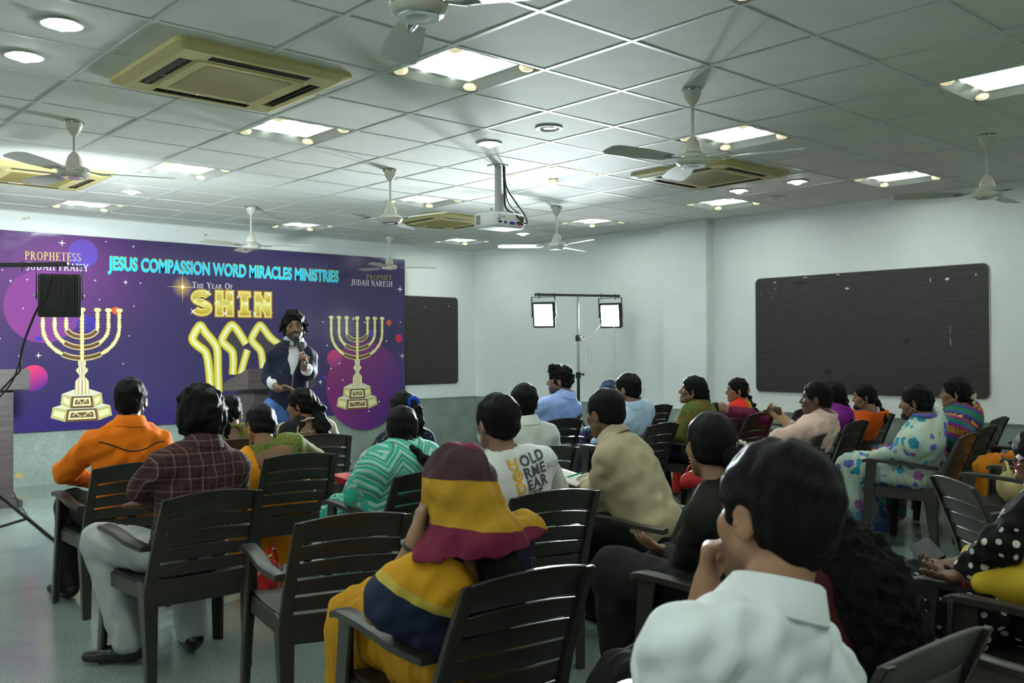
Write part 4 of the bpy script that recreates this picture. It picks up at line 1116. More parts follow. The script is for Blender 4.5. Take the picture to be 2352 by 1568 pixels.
    p.finish(); p.skirt(FB['ethnic']); p.wrap(FB['ethnic'], .032, bottom=-.02, k=.10); p.hair('tied', vol=.007, nape=-.10); flowers(p, p.hp(.0, -.115, -.055), .034, [(.72, .72, .55)]); p.earring()
    # 22 black outfit with bun
    c = Ctx('P22')
    p = Person('woman in plain black with a low bun and a pearl hair clip', (1630, 1024), 3.25, CH['P22'][2], c.hip, hyaw=-26, hpitch=-2, skin=(.26, .138, .075), female=True, hs=.96, sw=.17, h=.009, fh=.005,
               arms=dict(L=(c(1572, 1300, 3.3), c(1537, 1268, 3.55), dict(d=V(-.85, .25, .35), n=V(.45, .0, .9), curl=(.18, .25, .2), spread=.16)), R=(V(.23, .10, .68), V(.05, .30, .62))),
               legs=dict(L=(V(-.14, .50, .55), V(-.12, .46, .10), V(-.1, 1, 0)), R=(V(.10, .46, .53), V(.08, .42, .09), V(0, 1, 0))))
    p.finish(); p.shirt(cloth('black_brown_knit', (.013, .012, .009)), 'long', False, neck=.066, slv=.012, amp=.003); p.trousers(cloth('black_loose_trouser', (.012, .011, .010)), r=(.095, .085, .075)); p.hair('tied', vol=.003, amp=.002, h=.005, nape=-.06); p.earring((-1,), .004)
    S = SDF(); S.ell(p.hp(.035, -.115, -.035), V(.050, .042, .046), None, .01); vs, fs = S.mesh(.006, (), lambda q: .002*_noise(q, 30, 2)); np_obj('hair_bun', vs, fs, HAIR_M, p.root)
    cl = p.hp(.052, -.128, .020); m = MB().ball(cl, .0085).ball(cl+V(.018, -.004, -.006), .0085); p.part(m, 'pearl_hair_clip', M('white_pearl', (.75, .72, .66), .3))
    m = MB()
    for sg in (-1, 1): m.tube([cl+V(-.008, 0, 0), cl+V(-.022, -.004, .010+.008*sg), cl+V(-.030, -.004, .004+.018*sg), cl+V(-.022, -.004, -.002+.02*sg), cl+V(-.008, 0, 0)], .0016, 6)
    p.part(m, 'clip_wire', M('grey_wire', (.25, .24, .22), .3, .8))
    # 23 white shirt man, nearest
    c = Ctx('P23')
    p = Person('man in a crisp white collared shirt resting his chin on his fist', (1776, 1188), 1.57, CH['P23'][2], c.hip, hyaw=-2, hpitch=-4, hroll=9, nk=(-.055, .01, -.012), skin=(.30, .150, .082), hs=1.0, sw=.20, h=.008, fh=.0045,
               arms=dict(L=(c(1545, 1560, 1.74), c(1622, 1372, 1.68), dict(d=V(.10, .02, 1), n=V(.55, -.6, 0), curl=(1.2, 1.35, .8), fh=.005, thumb=.9, sc=.98)), R=(V(.27, .1, .70), V(.1, .3, .64))))
    p.finish(beard=.55); s23 = p.shirt(cloth('white_shirt_cotton', (.72, .76, .76), bump=.5, bscale=9), 'half', True, amp=.0055, freq=11, h=.0075, slv=.012); seams(p, s23, cloth('white_shirt_cotton', (.72, .76, .76))); p.trousers(cloth('dark_jeans', (.02, .025, .035)), shoes=M('black_polished_leather', (.006, .006, .007), .15)); p.hair('short', vol=.010, amp=.0035, freq=20, h=.005, nape=-.080)
    # 24 curly hair
    c = Ctx('P24')
    p = Person('woman with a great mass of long curly black hair in a yellow dupatta', (1850, 1240), 2.32, CH['P24'][2], c.hip, hyaw=20, hpitch=-12, skin=MD, female=True, hs=.95, sw=.175)
    p.finish(); p.shirt(cloth('dark_red_kurta', (.05, .005, .006)), 'half', False); p.wrap(cloth('mustard_yellow_dupatta', (.42, .29, .015)), .026, bottom=.1, k=.08, cut=lambda X_, Y_, Z_: -X_+.14+0*Y_); p.skirt(cloth('black_skirt', (.010, .008, .008)))
    p.hair('tied', vol=.014, amp=.006, freq=16)
    curl_hair(p, c); p.earring((1,), .005)
    # 25 yellow kurta, polka dupatta, phone
    c = Ctx('P25')
    p = Person('woman in a yellow kurta and black polka-dot dupatta holding a phone', (2404, 1058), 3.05, 18, c.hip, hyaw=22, hpitch=-16, skin=(.17, .088, .055), female=True, hs=.96, sw=.185, g=1.1, h=.009,
               arms=dict(L=(c(2300, 1335, 2.95), c(2172, 1312, 3.12), dict(d=V(-.85, .55, .12), n=V(.1, .0, 1), curl=(.15, .2, .2), fh=.0055)), R=(V(.24, .10, .66), c(2185, 1292, 3.28), dict(d=V(-.7, .5, .1), n=V(-.3, -.2, .9), curl=(.3, .5, .4), fh=.0055))))
    p.finish(); p.shirt(cloth('yellow_kurta_cotton', (.62, .41, .03)), 'long', False, fore=.55, slv=.022, amp=.006, h=.009); p.skirt(FB['polka'], name='dupatta_lap'); p.hair('tied', vol=.01)
    p.wrap(FB['polka'], .034, name='dupatta', bottom=.30, k=.08, arms=False, h=.009); drape_tail(p, c); glasses(p)
    _, e, w, _h = p.A['L']; m = MB().tube([w-(w-e)/np.linalg.norm(w-e)*.02+q for q in ring_pts(w-e, .030)], .005, 6); p.part(m, 'red_thread_bracelet', cloth('red_thread', (.7, .03, .02)))
    # 26 hooded saree
    c = Ctx('P26')
    p = Person('woman with a maroon and mustard saree drawn over her head, hand raised to her ear', (1052, 1128), 2.56, CH['P26'][2], c.hip, hyaw=-20, hpitch=-10, hroll=-6, skin=(.27, .142, .078), female=True, hs=.98, sw=.185, g=1.05, h=.009, fh=.006,
               arms=dict(L=(c(866, 1405, 2.52), c(952, 1248, 2.50), dict(d=V(.25, .05, .9), n=V(.8, -.3, -.1), curl=(.25, .45, .4), fh=.0055)), R=(V(.24, .10, .68), V(.08, .32, .62))))
    p.finish(); p.shirt(cloth('navy_blouse', (.014, .019, .045)), 'half', False, deep=.10, h=.008, slv=.000, inf=.006, hem=p.tp(0, 0, .42)[2]); p.skirt(FB['must'], r=(.115, .10, .10), flare=.03, amp=.009, freq=12)
    p.hair('tied', vol=.004)
    p.strand([p.hp(.03, -.10, -.08), p.tp(.04, -.12, .86), p.tp(.06, -.115, .70), p.tp(.07, -.10, .55)], [.05, .055, .05, .03])
    hood_saree(p, c)
    _, e, w, _h = p.A['L']; d = (w-e)/np.linalg.norm(w-e); m = MB().tube([w-d*.012+q for q in ring_pts(d, .031)], .0055, 8); wt = p.part(m, 'wristwatch', M('dark_watch_strap', (.03, .025, .02), .4)); MB().box(w-d*.012+np.cross(d, V(0, 1, 0))*-.032, (.018, .02, .02)).build('watch_case', M('steel', (.4, .4, .38), .25, 1.0), wt, bevel=.003)
def ring_pts(d, r, n=14):
    d = d/np.linalg.norm(d); a = np.cross(d, V(0, 0, 1)); a /= np.linalg.norm(a); b = np.cross(d, a)
    return [r*(math.cos(t)*a+math.sin(t)*b) for t in np.linspace(0, 2*PI, n)]
def bvh_of(o):
    me = o.data; n = len(me.vertices); co = np.empty(n*3, np.float32); me.vertices.foreach_get('co', co); co = co.reshape(-1, 3)
    fs = np.empty(len(me.loops), np.int32); me.loops.foreach_get('vertex_index', fs); fs = fs.reshape(-1, 4)
    return BVHTree.FromPolygons([tuple(map(float, c)) for c in co], [tuple(map(int, f)) for f in fs])
def onto(m, o, pts, d, r):
    t = bvh_of(o); out = []
    for q in pts:
        h = t.ray_cast(Vector(q), Vector(d))
        if h[0] is not None: out.append(np.array(h[0])+np.array(h[1])*r*.2)
    if len(out) > 2: m.tube(out, r, 6)
def seams(p, o, mat):
    t = bvh_of(o); d = p.T@V(0, 1, 0); rows = [[(x, .60) for x in np.linspace(-.16, .16, 22)], [(x, .585) for x in np.linspace(-.16, .16, 22)]]
    for sg in (-1, 1): rows.append([(sg*(.135+.03*math.sin(q*2)), .86-.34*q) for q in np.linspace(0, 1, 16)]); rows.append([(sg*.035, .58-.5*q) for q in np.linspace(0, 1, 12)])
    for r in rows:
        pts = []
        for x, tt in r:
            h = t.ray_cast(Vector(p.tp(x, -.6, tt)), Vector(d))
            if h[0] is not None: pts.append(np.array(h[0]))
        if len(pts) > 3: MB().tube(pts, .0022, 5).build('seam', mat, p.root, smooth=True)
def back_patch(p, o, spots, rim=None):
    """bare skin showing in the cut-out back of a blouse: a thin skin-coloured panel following the back"""
    t = bvh_of(o); d = p.T@V(0, 1, 0)
    for x0, t0, rx, rz in spots:
        vs = []; fs = []; nr, na = 7, 28; ringpts = []
        for i in range(nr+1):
            for j in range(na):
                a = 2*PI*j/na; q = p.tp(x0+rx*i/nr*math.cos(a), -.6, t0+rz*i/nr*math.sin(a)/p.L); h = t.ray_cast(Vector(q), Vector(d))
                pos = np.array(h[0])+np.array(h[1])*(.0022 if i < nr else -.004) if h[0] is not None else q+d*.5
                vs.append(pos)
                if i == nr: ringpts.append(pos+np.array(h[1])*.006 if h[0] is not None else pos)
        for i in range(nr):
            for j in range(na): fs.append((i*na+j, i*na+(j+1) % na, (i+1)*na+(j+1) % na, (i+1)*na+j))
        mesh_obj('bare_back', vs, fs, SKIN_M, p.root, True, cols=np.repeat(p.skin[None], len(vs), 0))
        if rim is not None:
            MB().tube(ringpts+[ringpts[0]], .007, 6).build('neckline_trim', rim, p.root, smooth=True)
def tie(p, o, mat, t0):
    t = bvh_of(o); d = p.T@V(0, 1, 0)
    def on(x, tt, e=.006):
        h = t.ray_cast(Vector(p.tp(x, -.6, tt)), Vector(d)); return np.array(h[0])+np.array(h[1])*e if h[0] is not None else p.tp(x, -.13, tt)
    m = MB(); m.tube([on(x, t0+.02*abs(x)) for x in np.linspace(-.10, .10, 9)], .0035, 6)
    for sg in (-1, 1):
        c0 = on(.0, t0, .010); m.tube([c0, on(sg*.035, t0+.05, .014), on(sg*.045, t0, .014), c0], .0035, 6); m.tube([c0, on(sg*.02, t0-.07), on(sg*.025, t0-.15)], [.0035, .004, .007], 6)
    p.part(m, 'back_tie', mat)
def mask(p, mat, low):
    S = SDF(); z = -.094 if low else -.06; y = .070 if low else .075
    S.ell(p.hp(0, y, z), (V(.042, .036, .030) if low else V(.046, .040, .040))*p.hs, p.HR, .01)
    p.garment('face_mask', S, mat, 0, h=.006)
    for sg in (-1, 1):
        m = MB().tube([p.hp(sg*.045, .06, z+.02), p.hp(sg*.075, .012, .005), p.hp(sg*.088, -.012, .015), p.hp(sg*.088, -.024, -.012), p.hp(sg*.08, -.004, -.04), p.hp(sg*.045, .055, z-.012)], .0022, 6); p.part(m, 'ear_loop', mat)
def flowers(p, c, r, cols):
    rr = random.Random(3)
    for i, col in enumerate(cols):
        m = MB()
        for k in range(26):
            a = rr.uniform(0, 2*PI); b = rr.uniform(-1, 1); m.ball(c+V(math.cos(a)*r*rr.uniform(.3, 1), -abs(math.sin(a))*r*.8, b*r*1.3), r*.26, 6, 5)
        p.part(m, 'hair_flowers', M('flowers_%d_%d' % (int(col[0]*100), int(col[1]*100)), col, .7))
def glasses(p):
    m = MB()
    for sg in (-1, 1): m.tube([p.hp(sg*.032+.024*math.cos(t), .100-.012*abs(sg*.032+.024*math.cos(t))/.05, .0+.017*math.sin(t)) for t in np.linspace(0, 2*PI, 18)], .0022, 6); m.tube([p.hp(sg*.056, .088, .008), p.hp(sg*.078, .02, .008), p.hp(sg*.082, -.02, .0)], .0022, 6)
    m.tube([p.hp(-.010, .103, .003), p.hp(0, .106, .005), p.hp(.010, .103, .003)], .002, 6); p.part(m, 'glasses', M('red_spectacle_frame', (.35, .02, .02), .3))
def curl_hair(p, c):
    S = SDF(); rr = random.Random(5)
    # depth kept at the sitter's back; the mass widens from the head down to the chair
    pts = [(1880, 1230, 2.30, .085), (1945, 1295, 2.25, .095), (1985, 1365, 2.20, .108), (2005, 1440, 2.17, .113), (2012, 1510, 2.15, .112), (2015, 1570, 2.14, .10)]
    for i in range(len(pts)-1):
        a, b = pts[i], pts[i+1]; S.cone(c(*a[:3]), c(*b[:3]), a[3], b[3], .03)
    for i in range(60):
        t = rr.uniform(0, len(pts)-1.01); j = int(t); f = t-j; q = [pts[j][k]+(pts[j+1][k]-pts[j][k])*f for k in range(4)]
        a = rr.uniform(0, 2*PI); cc = c(q[0]+math.cos(a)*q[3]*.92*2152/q[2], q[1]+math.sin(a)*40, q[2]-abs(math.sin(a))*.06); S.ell(cc, (.026, .026, .03), None, .012)
    vs, fs = S.mesh(.008, (), lambda q: .006*_noise(q, 26, 2, 14)); CURL_M = M('matt_black_curls', (.005, .0045, .0045), .65, bump=.8, bscale=70, spec=.06); np_obj('curly_hair', vs, fs, CURL_M, p.root)
    # loose curls along the outline
    m = MB()
    for i in range(260):
        t = rr.uniform(.2, len(pts)-1.01); j = int(t); f = t-j; q = [pts[j][k]+(pts[j+1][k]-pts[j][k])*f for k in range(4)]
        a = rr.uniform(-1.5, 1.5) if rr.random() < .7 else rr.uniform(0, 2*PI); base = c(q[0]+math.cos(a)*q[3]*.98*2152/q[2], q[1]+math.sin(a)*30, q[2]-.02)
        ph = rr.uniform(0, 6); L = rr.uniform(.04, .10); R_ = rr.uniform(.004, .010); out = V(rr.gauss(0, .3)+.3*math.cos(a), rr.gauss(0, .3), -1)
        m.tube([base+out*L*s_+V(R_*math.cos(ph+9*s_), R_*math.sin(ph+9*s_), 0) for s_ in np.linspace(0, 1, 9)], .0012, 3, cap=False)
    o = p.part(m, 'loose_curls', CURL_M, normals=False); tag(o, kind='stuff')
def drape_tail(p, c):
    S = SDF(); S.chain([c(2330, 1180, 2.95), c(2250, 1240, 3.0), c(2205, 1295, 3.1), c(2190, 1320, 3.2)], [.07, .06, .05, .04], .03)
    S.chain([c(2215, 1390, 3.05), c(2190, 1440, 3.1), c(2170, 1440, 3.15)], [.07, .06, .05], .03)
    p.garment('dupatta_end', S, FB['polka'], .006, 12, h=.009, seed=4)
def hood_saree(p, c):
    S = SDF(); hp = p.hp
    S.ell(hp(0, -.02, .035), V(.094, .114, .100)*p.hs, p.HR, .02)
    S.cone(hp(0, -.045, -.01), p.tp(.02, -.045, .98), .095, .12, .05)
    S.cone(p.tp(-.10, -.03, .90), p.tp(.17, -.03, .86), .085, .075, .05)
    S.ell(hp(0, .13, -.035), V(.066, .08, .10)*p.hs, p.HR, .015, -1)
    zb = p.tp(0, 0, .80)[2]+.05
    S.cut.append(lambda X, Y, Z: zb+.10*(X+.1)-Z+0*Y)
    S.cut.append(lambda X, Y, Z: Z*0+(Y-(p.Hc[1]+.10))+0*X)
    p.garment('saree_hood', S, FB['hood'], .007, 10, h=.0075, seed=21)
    # the pallu comes over the left shoulder and down across the upper arm
    S = SDF(); a, e, w, _ = p.A['L']
    S.cone(p.tp(-.10, -.02, .86), a+(e-a)*.58, .078, .078, .05); S.cone(p.tp(-.09, -.055, .78), p.tp(-.11, -.03, .42), .075, .085, .05); S.cone(a, p.tp(-.14, .02, .50), .07, .085, .05)
    p.garment('pallu', S, pat('mustard_navy_pallu', lambda k: k.rmp(k.mt('ADD', k.lin(-.35, .25, -1, 1.35), k.mt('MULTIPLY', k.mt('SUBTRACT', k.noi(7), .5), .03)), [(0, (.55, .27, .012)), (.64, (.50, .36, .06)), (.665, (.016, .022, .052)), (.83, (.35, .26, .05)), (.845, (.016, .022, .052))]), bump=.45, bscale=20), .006, 10, h=.0075, seed=22)
def baby(pos, ang):
    r = empty('baby', (pos[0], pos[1], pos[2]-.0)); tag(r, 'sleeping baby lying in the lap of the woman in the red saree', 'baby')
    S = SDF(); d = CR*1.0; f = V(*d); f[2] = 0; f /= np.linalg.norm(f); up = V(0, 0, 1)
    S.ell(V(0, 0, 0), (.058, .058, .056), None, .01); S.ell(up*.035+f*.03, (.03, .03, .02), None, .02); S.cone(f*.05-up*.02, f*.16-up*.05, .04, .06, .03)
    S.cone(f*.025+up*.052, f*.035+up*.05, .008, .007, .006)
    vs, fs = S.mesh(.006); np_obj('body', vs, fs, SKIN_M, r, np.repeat(V(.26, .14, .085)[None], len(vs), 0))
    S = SDF(); S.chain([f*.12-up*.05, f*.26-up*.08, f*.40-up*.10], [.075, .08, .05], .03); vs, fs = S.mesh(.009, (), lambda q: .004*_noise(q, 12, 3)); np_obj('baby_cloth', vs, fs, cloth('maroon_baby_cloth', (.12, .01, .04)), r)
    S = SDF(); S.ell(V(-.012*f[0], -.012*f[1], .0)-f*.02, (.056, .056, .058), None, .01); vs, fs = S.mesh(.006, (), lambda q: .001*_noise(q, 40, 1)); np_obj('hair', vs, fs, HAIR_M, r)
def shirt_text(p, o):
    t = bvh_of(o); d = p.T@V(0, 1, 0)
    lines = [('H', 'OLD', .885), ('O', 'RME', .77), ('D', 'EAR', .655), ('L', 'IFE', .54)]
    hh = .062
    def put(txt, x, tt, size, mat, nm, bold=.0):
        cu = bpy.data.curves.new(nm, 'FONT'); cu.body = txt; cu.size = size; cu.offset = bold; cu.space_character = 1.14; cu.resolution_u = 3
        ob = bpy.data.objects.new(nm, cu); COL.objects.link(ob); dg = bpy.context.evaluated_depsgraph_get()
        me = bpy.data.meshes.new_from_object(ob.evaluated_get(dg)); w = ob.dimensions.x; COL.objects.unlink(ob); bpy.data.objects.remove(ob)
        bm = bmesh.new(); bm.from_mesh(me); bmesh.ops.triangulate(bm, faces=bm.faces)
        for _ in range(2): bmesh.ops.subdivide_edges(bm, edges=[e for e in bm.edges if e.calc_length() > .012], cuts=1)
        bmesh.ops.triangulate(bm, faces=bm.faces)
        for v in bm.verts:
            q = p.tp(x+v.co.x, -.6, tt+v.co.y/p.L); h = t.ray_cast(Vector(q), Vector(d))
            if h[0] is not None: v.co = h[0]+h[1]*.0025
            else: v.co = Vector(p.tp(x+v.co.x, -.14, tt+v.co.y/p.L))
        bm.to_mesh(me); bm.free(); me.materials.clear(); me.materials.append(mat)
        return link(bpy.data.objects.new(nm, me), p.root), w
    YL = M('yellow_print', (.72, .36, .015), .7); GR = M('dark_grey_print', (.05, .055, .065), .7)
    xo = -.035
    for a, b, tt in lines:
        put(a, xo, tt, .060, YL, 'printed_letter', .0022)
        put(b, xo+.054, tt, .060, GR, 'printed_word', .0022)
    put('FOR', xo+.054+.132, .775, .038, M('light_grey_print', (.35, .36, .37), .7), 'printed_word', 0)
    # the O is a coin with two bars
    m = MB()
    for i, sx in enumerate((-.006, .006)):
        cols = []
        for yy in np.linspace(-.012, .070, 8):
            if .012 < yy < .046 or yy < 0 or yy > .056:
                q = p.tp(xo+.023+sx, -.6, .77+yy*.74/p.L); h = t.ray_cast(Vector(q), Vector(d))
                if h[0] is not None: m.box(np.array(h[0])+np.array(h[1])*.002, (.0035, .003, .010))
    if m.v: p.part(m, 'coin_bars', YL, smooth=False)
people()
# ------------------------------------------------------------------ chairs under the sitters, and the empty ones
def all_chairs():
    lab = dict(P1='dark brown plastic armchair holding the man in the orange shirt', P2='dark brown plastic armchair holding the man in the maroon check shirt', E3='empty dark brown plastic armchair between the check shirt and the hooded woman',
        P26='dark brown plastic armchair holding the woman with the saree over her head', P3='dark brown plastic armchair under the woman with a white braid ornament', P4='dark brown plastic armchair holding the woman in the orange saree',
        P5='dark brown plastic armchair holding the laughing woman', P7='dark brown plastic armchair under the woman with the blue scrunchie', P8='dark brown plastic armchair holding the woman in the teal saree', P9='dark brown plastic armchair holding the man in the lettered T-shirt',
        P10='dark brown plastic armchair under the man in the pale shirt', P11='dark brown plastic armchair holding the man in the sky blue shirt', P12='dark brown plastic armchair behind the man in the khaki shirt', P13='dark brown plastic armchair behind the man in light blue',
        P14='dark brown plastic armchair under the person in the floral headscarf', P15='dark brown plastic armchair under the woman in the olive saree', P16='dark brown plastic armchair holding the woman with the baby', P17='dark brown plastic armchair holding the man in the pink shirt',
        P18='dark brown plastic armchair behind the woman in purple', P19='dark brown plastic armchair behind the girl in the orange dupatta', P20='dark brown plastic armchair holding the woman in the flowered saree', P21='dark brown plastic armchair holding the woman in the striped shawl',
        P22='dark brown plastic armchair under the woman in black', P23='dark brown plastic armchair under the man in the white shirt', P24='dark brown plastic armchair holding the woman with curly hair', P25='dark brown plastic armchair holding the woman in the yellow kurta',
        A='empty dark brown plastic armchair between the curly hair and the yellow kurta')
    for k, (x, y, a) in CH.items(): chair(x, y, a, lab[k])
    chair(6.06, 2.55, 5, 'empty dark brown plastic armchair beyond the man in light blue, near the wall pilaster')
    chair(6.62, -.60, 5, 'empty dark brown plastic armchair between the striped shawl and the right wall')
    chair(6.35, 1.98, 4, 'empty dark brown plastic armchair behind the baby')
    chair(6.62, 1.20, 5, 'empty dark brown plastic armchair behind the raised bandaged hand')
    m = atz(2186, 1106, .79); f = V(CR[0], CR[1], 0); f /= np.linalg.norm(f); chair(m[0]+f[0]*.40, m[1]+f[1]*.40, -132, 'dark brown plastic armchair turned sideways, facing away from the stage')
    x, y, a = tip((2205, 1083), 4); chair(x, y, a, 'dark brown plastic armchair with a handbag on its seat'); CH['D'] = (x, y, a)
    x, y, a = tip((2272, 1022), 4); chair(x, y, a, 'empty dark brown plastic armchair farthest along the stone dado')
all_chairs()
# ------------------------------------------------------------------ printed banner
BY = 6.435
PRINT_M = vcol_mat('vinyl_print', .22, spec=.5)
def bxz(x, y):
    p = aty(x, y, BY); return p[0], p[2]
class Print:
    """flat ink shapes lying on the vinyl, each a child of the banner"""
    def __init__(s, banner): s.b = banner; s.n = 0
    def poly(s, name, verts2, faces, cols, layer, own=False):
        vs = [[x, BY-.0015-.0009*layer, z] for x, z in verts2]
        if own:            # strokes that cross lie a hair above one another
            if own == 2:
                for i in range(len(vs)): vs[i][1] -= 4e-4*i/len(vs)
            else:
                for i, f in enumerate(faces):
                    for k in f: vs[k][1] -= 2.5e-5*(i % 24)
        return mesh_obj(name, vs, faces, PRINT_M, s.b, False, cols=cols)
    def disc(s, name, c, r, col, layer, n=40, grad=None, sx=1.0):
        vs = [c]; cols = [col]; nr = 5
        for i in range(1, nr+1):
            for j in range(n):
                a = 2*PI*j/n; vs.append((c[0]+r*sx*i/nr*math.cos(a), c[1]+r*i/nr*math.sin(a)))
        fs = [(0, 1+j, 1+(j+1) % n) for j in range(n)]
        for i in range(nr-1):
            for j in range(n): fs.append((1+i*n+j, 1+(i+1)*n+j, 1+(i+1)*n+(j+1) % n, 1+i*n+(j+1) % n))
        V_ = np.array(vs)
        if grad is None: cols = np.repeat(np.array(col)[None], len(vs), 0)
        else:
            d, c2 = grad; t = np.clip(.5+.5*((V_-np.array(c))@np.array(d))/r, 0, 1)[:, None]; cols = np.array(col)*(1-t)+np.array(c2)*t
        return s.poly(name, vs, fs, cols, layer)
    def glow(s, name, c, r, col, bg, layer, n=32):
        vs = [c]; cols = [np.array((1, .95, .7))]
        for i in range(1, 7):
            for j in range(n):
                a = 2*PI*j/n; vs.append((c[0]+r*i/6*math.cos(a), c[1]+r*i/6*math.sin(a))); t = (i/6)**.6; cols.append(np.array(col)*(1-t)+np.array(bg)*t)
        fs = [(0, 1+j, 1+(j+1) % n) for j in range(n)]
        for i in range(5):
            for j in range(n): fs.append((1+i*n+j, 1+(i+1)*n+j, 1+(i+1)*n+(j+1) % n, 1+i*n+(j+1) % n))
        return s.poly(name, vs, fs, np.array(cols), layer)
    def star(s, c, r, layer=6, col=(.85, .85, .9), k=.14, name='star', rot=0):
        vs = [c]
        for i in range(8):
            a = i*PI/4+rot; q = r if i % 2 == 0 else r*k*1.6; vs.append((c[0]+q*math.cos(a), c[1]+q*math.sin(a)))
        return s.poly(name, vs, [(0, 1+i, 1+(i+1) % 8) for i in range(8)], np.repeat(np.array(col)[None], 9, 0), layer)
    def ribbon(s, name, pts, w, cols, layer):
        """a stroke with colours across its width; cols: list of colours from one edge to the other"""
        pts = np.array(pts, float); n = len(pts); w = np.broadcast_to(np.asarray(w, float), (n,)); m = len(cols); vs = []; cc = []
        for i in range(n):
            t = pts[min(i+1, n-1)]-pts[max(i-1, 0)]; t = t/(np.linalg.norm(t)+1e-9); nn = np.array([-t[1], t[0]])
            for j in range(m): vs.append(pts[i]+nn*w[i]*(j/(m-1)-.5)); cc.append(cols[j] if not callable(cols[j]) else cols[j](i))
        fs = [(i*m+j, i*m+j+1, (i+1)*m+j+1, (i+1)*m+j) for i in range(n-1) for j in range(m-1)]
        return s.poly(name, vs, fs, np.array(cc), layer, 2)
    def quad(s, name, q, col, layer):
        return s.poly(name, q, [tuple(range(len(q)))], np.repeat(np.array(col)[None], len(q), 0) if np.ndim(col) == 1 else np.array(col), layer)
    def text(s, name, txt, p0, p1, hpx, col, layer, bold=.02, shadow=None, grad=None):
        x0, z0 = bxz(*p0); x1, z1 = bxz(*p1); hz = bxz(p0[0], p0[1]-hpx)[1]-z0
        cu = bpy.data.curves.new(name, 'FONT'); cu.body = txt; cu.size = 1; cu.offset = bold; cu.resolution_u = 4
        ob = bpy.data.objects.new(name, cu); COL.objects.link(ob); dg = bpy.context.evaluated_depsgraph_get(); me = bpy.data.meshes.new_from_object(ob.evaluated_get(dg))
        COL.objects.unlink(ob); bpy.data.objects.remove(ob)
        co = np.array([v.co[:] for v in me.vertices]); fs = [tuple(f.vertices) for f in me.polygons]
        lo, hi = co.min(0), co.max(0); u = (co[:, 0]-lo[0])/(hi[0]-lo[0]); v = (co[:, 1]-0.0)/(hi[1])
        xs = x0+(x1-x0)*u; zs = z0+(z1-z0)*u+hz*v
        # split at the widest gaps between letters: one object per word
        cx_ = np.array([np.mean([u[k] for k in f]) for f in fs]); fx0 = np.array([min(u[k] for k in f) for f in fs]); fx1 = np.array([max(u[k] for k in f) for f in fs]); o_ = np.argsort(fx0); gaps = []; reach = -1
        for k in o_:
            if reach >= 0: gaps.append((fx0[k]-reach, (fx0[k]+reach)/2))
            reach = max(reach, fx1[k])
        cuts = sorted(g[1] for g in sorted(gaps)[::-1][:txt.count(' ')]); wid = np.searchsorted(cuts, cx_)
        for w_ in range(len(cuts)+1):
            ff = [fs[i] for i in np.nonzero(wid == w_)[0]]; ids = sorted({k for f in ff for k in f}); mp = {k: i for i, k in enumerate(ids)}; nf = [tuple(mp[k] for k in f) for f in ff]
            s.poly(name, np.stack([xs, zs], 1)[ids], nf, np.repeat(np.array(col)[None], len(ids), 0), layer)
            if shadow: s.poly(name+'_edge', np.stack([xs+.006, zs+.008], 1)[ids], nf, np.repeat(np.array(shadow)[None], len(ids), 0), layer-1)
    def serif(s, name, txt, p0, p1, hpx, col, layer, small=None):
        """Roman capitals drawn from stems, hairlines, bowls and serifs"""
        x0, z0 = bxz(*p0); x1, z1 = bxz(*p1); hz = bxz(p0[0], p0[1]-hpx)[1]-z0
        vs = []; fs = []; T, H, SF = .15, .06, .055
        def quad(a): n = len(vs); vs.extend(a); fs.append(tuple(range(n, n+len(a))))
        def rect(xa, xb, ya, yb): quad([(xa, ya), (xb, ya), (xb, yb), (xa, yb)])
        def stem(x, a=0, b=1, t=T, top=True, bot=True):
            rect(x, x+t, a, b)
            if bot: rect(x-.08, x+t+.08, a, a+SF)
            if top: rect(x-.08, x+t+.08, b-SF, b)
        def arc(cx, cy, rx, ry, a0, a1, thick, thin, n=14):
            for i in range(n):
                q = []
                for t in (i/n, (i+1)/n):
                    a = math.radians(a0+(a1-a0)*t); w = thin+(thick-thin)*abs(math.cos(a))
                    q.append(((cx+rx*math.cos(a), cy+ry*math.sin(a)), (cx+(rx-w)*math.cos(a), cy+(ry-w*.8)*math.sin(a))))
                quad([q[0][0], q[1][0], q[1][1], q[0][1]])
        def diag(xa, ya, xb, yb, w): quad([(xa-w/2, ya), (xa+w/2, ya), (xb+w/2, yb), (xb-w/2, yb)])
        def glyph(c):
            if c == 'P': stem(.08); arc(.25, .74, .34, .26, -90, 90, T, H); rect(.2, .3, 1-H, 1); rect(.2, .3, .48, .48+H); return .64
            if c == 'R': stem(.08); arc(.25, .75, .34, .25, -90, 90, T, H); rect(.2, .3, 1-H, 1); rect(.2, .3, .5, .5+H); diag(.68, 0, .34, .52, T); rect(.6, .82, 0, SF); return .80
            if c == 'O': arc(.42, .5, .40, .51, 0, 360, T, H, 28); return .86
            if c == 'H': stem(.08); stem(.58); rect(.2, .6, .47, .47+H); return .86
            if c == 'E': stem(.08); rect(.2, .56, 1-H, 1); rect(.2, .56, 0, H); rect(.2, .46, .48, .48+H); rect(.52, .57, .78, 1); rect(.54, .59, 0, .22); rect(.43, .47, .40, .62); return .66
            if c == 'F': stem(.08); rect(.2, .56, 1-H, 1); rect(.2, .44, .47, .47+H); rect(.52, .57, .78, 1); rect(.41, .45, .38, .62); return .62
            if c == 'T': stem(.28, top=False); rect(.02, .70, 1-H, 1); rect(.02, .06, .80, 1); rect(.66, .70, .80, 1); return .74
            if c == 'S': arc(.28, .745, .25, .255, 20, 270, T*.8, H*1.2); arc(.28, .245, .27, .255, 90, -160, T*.9, H*1.2); return .60
            if c == 'J': stem(.22, .10, 1, bot=False); arc(.14, .08, .23, .22, 0, -150, T, H); return .44
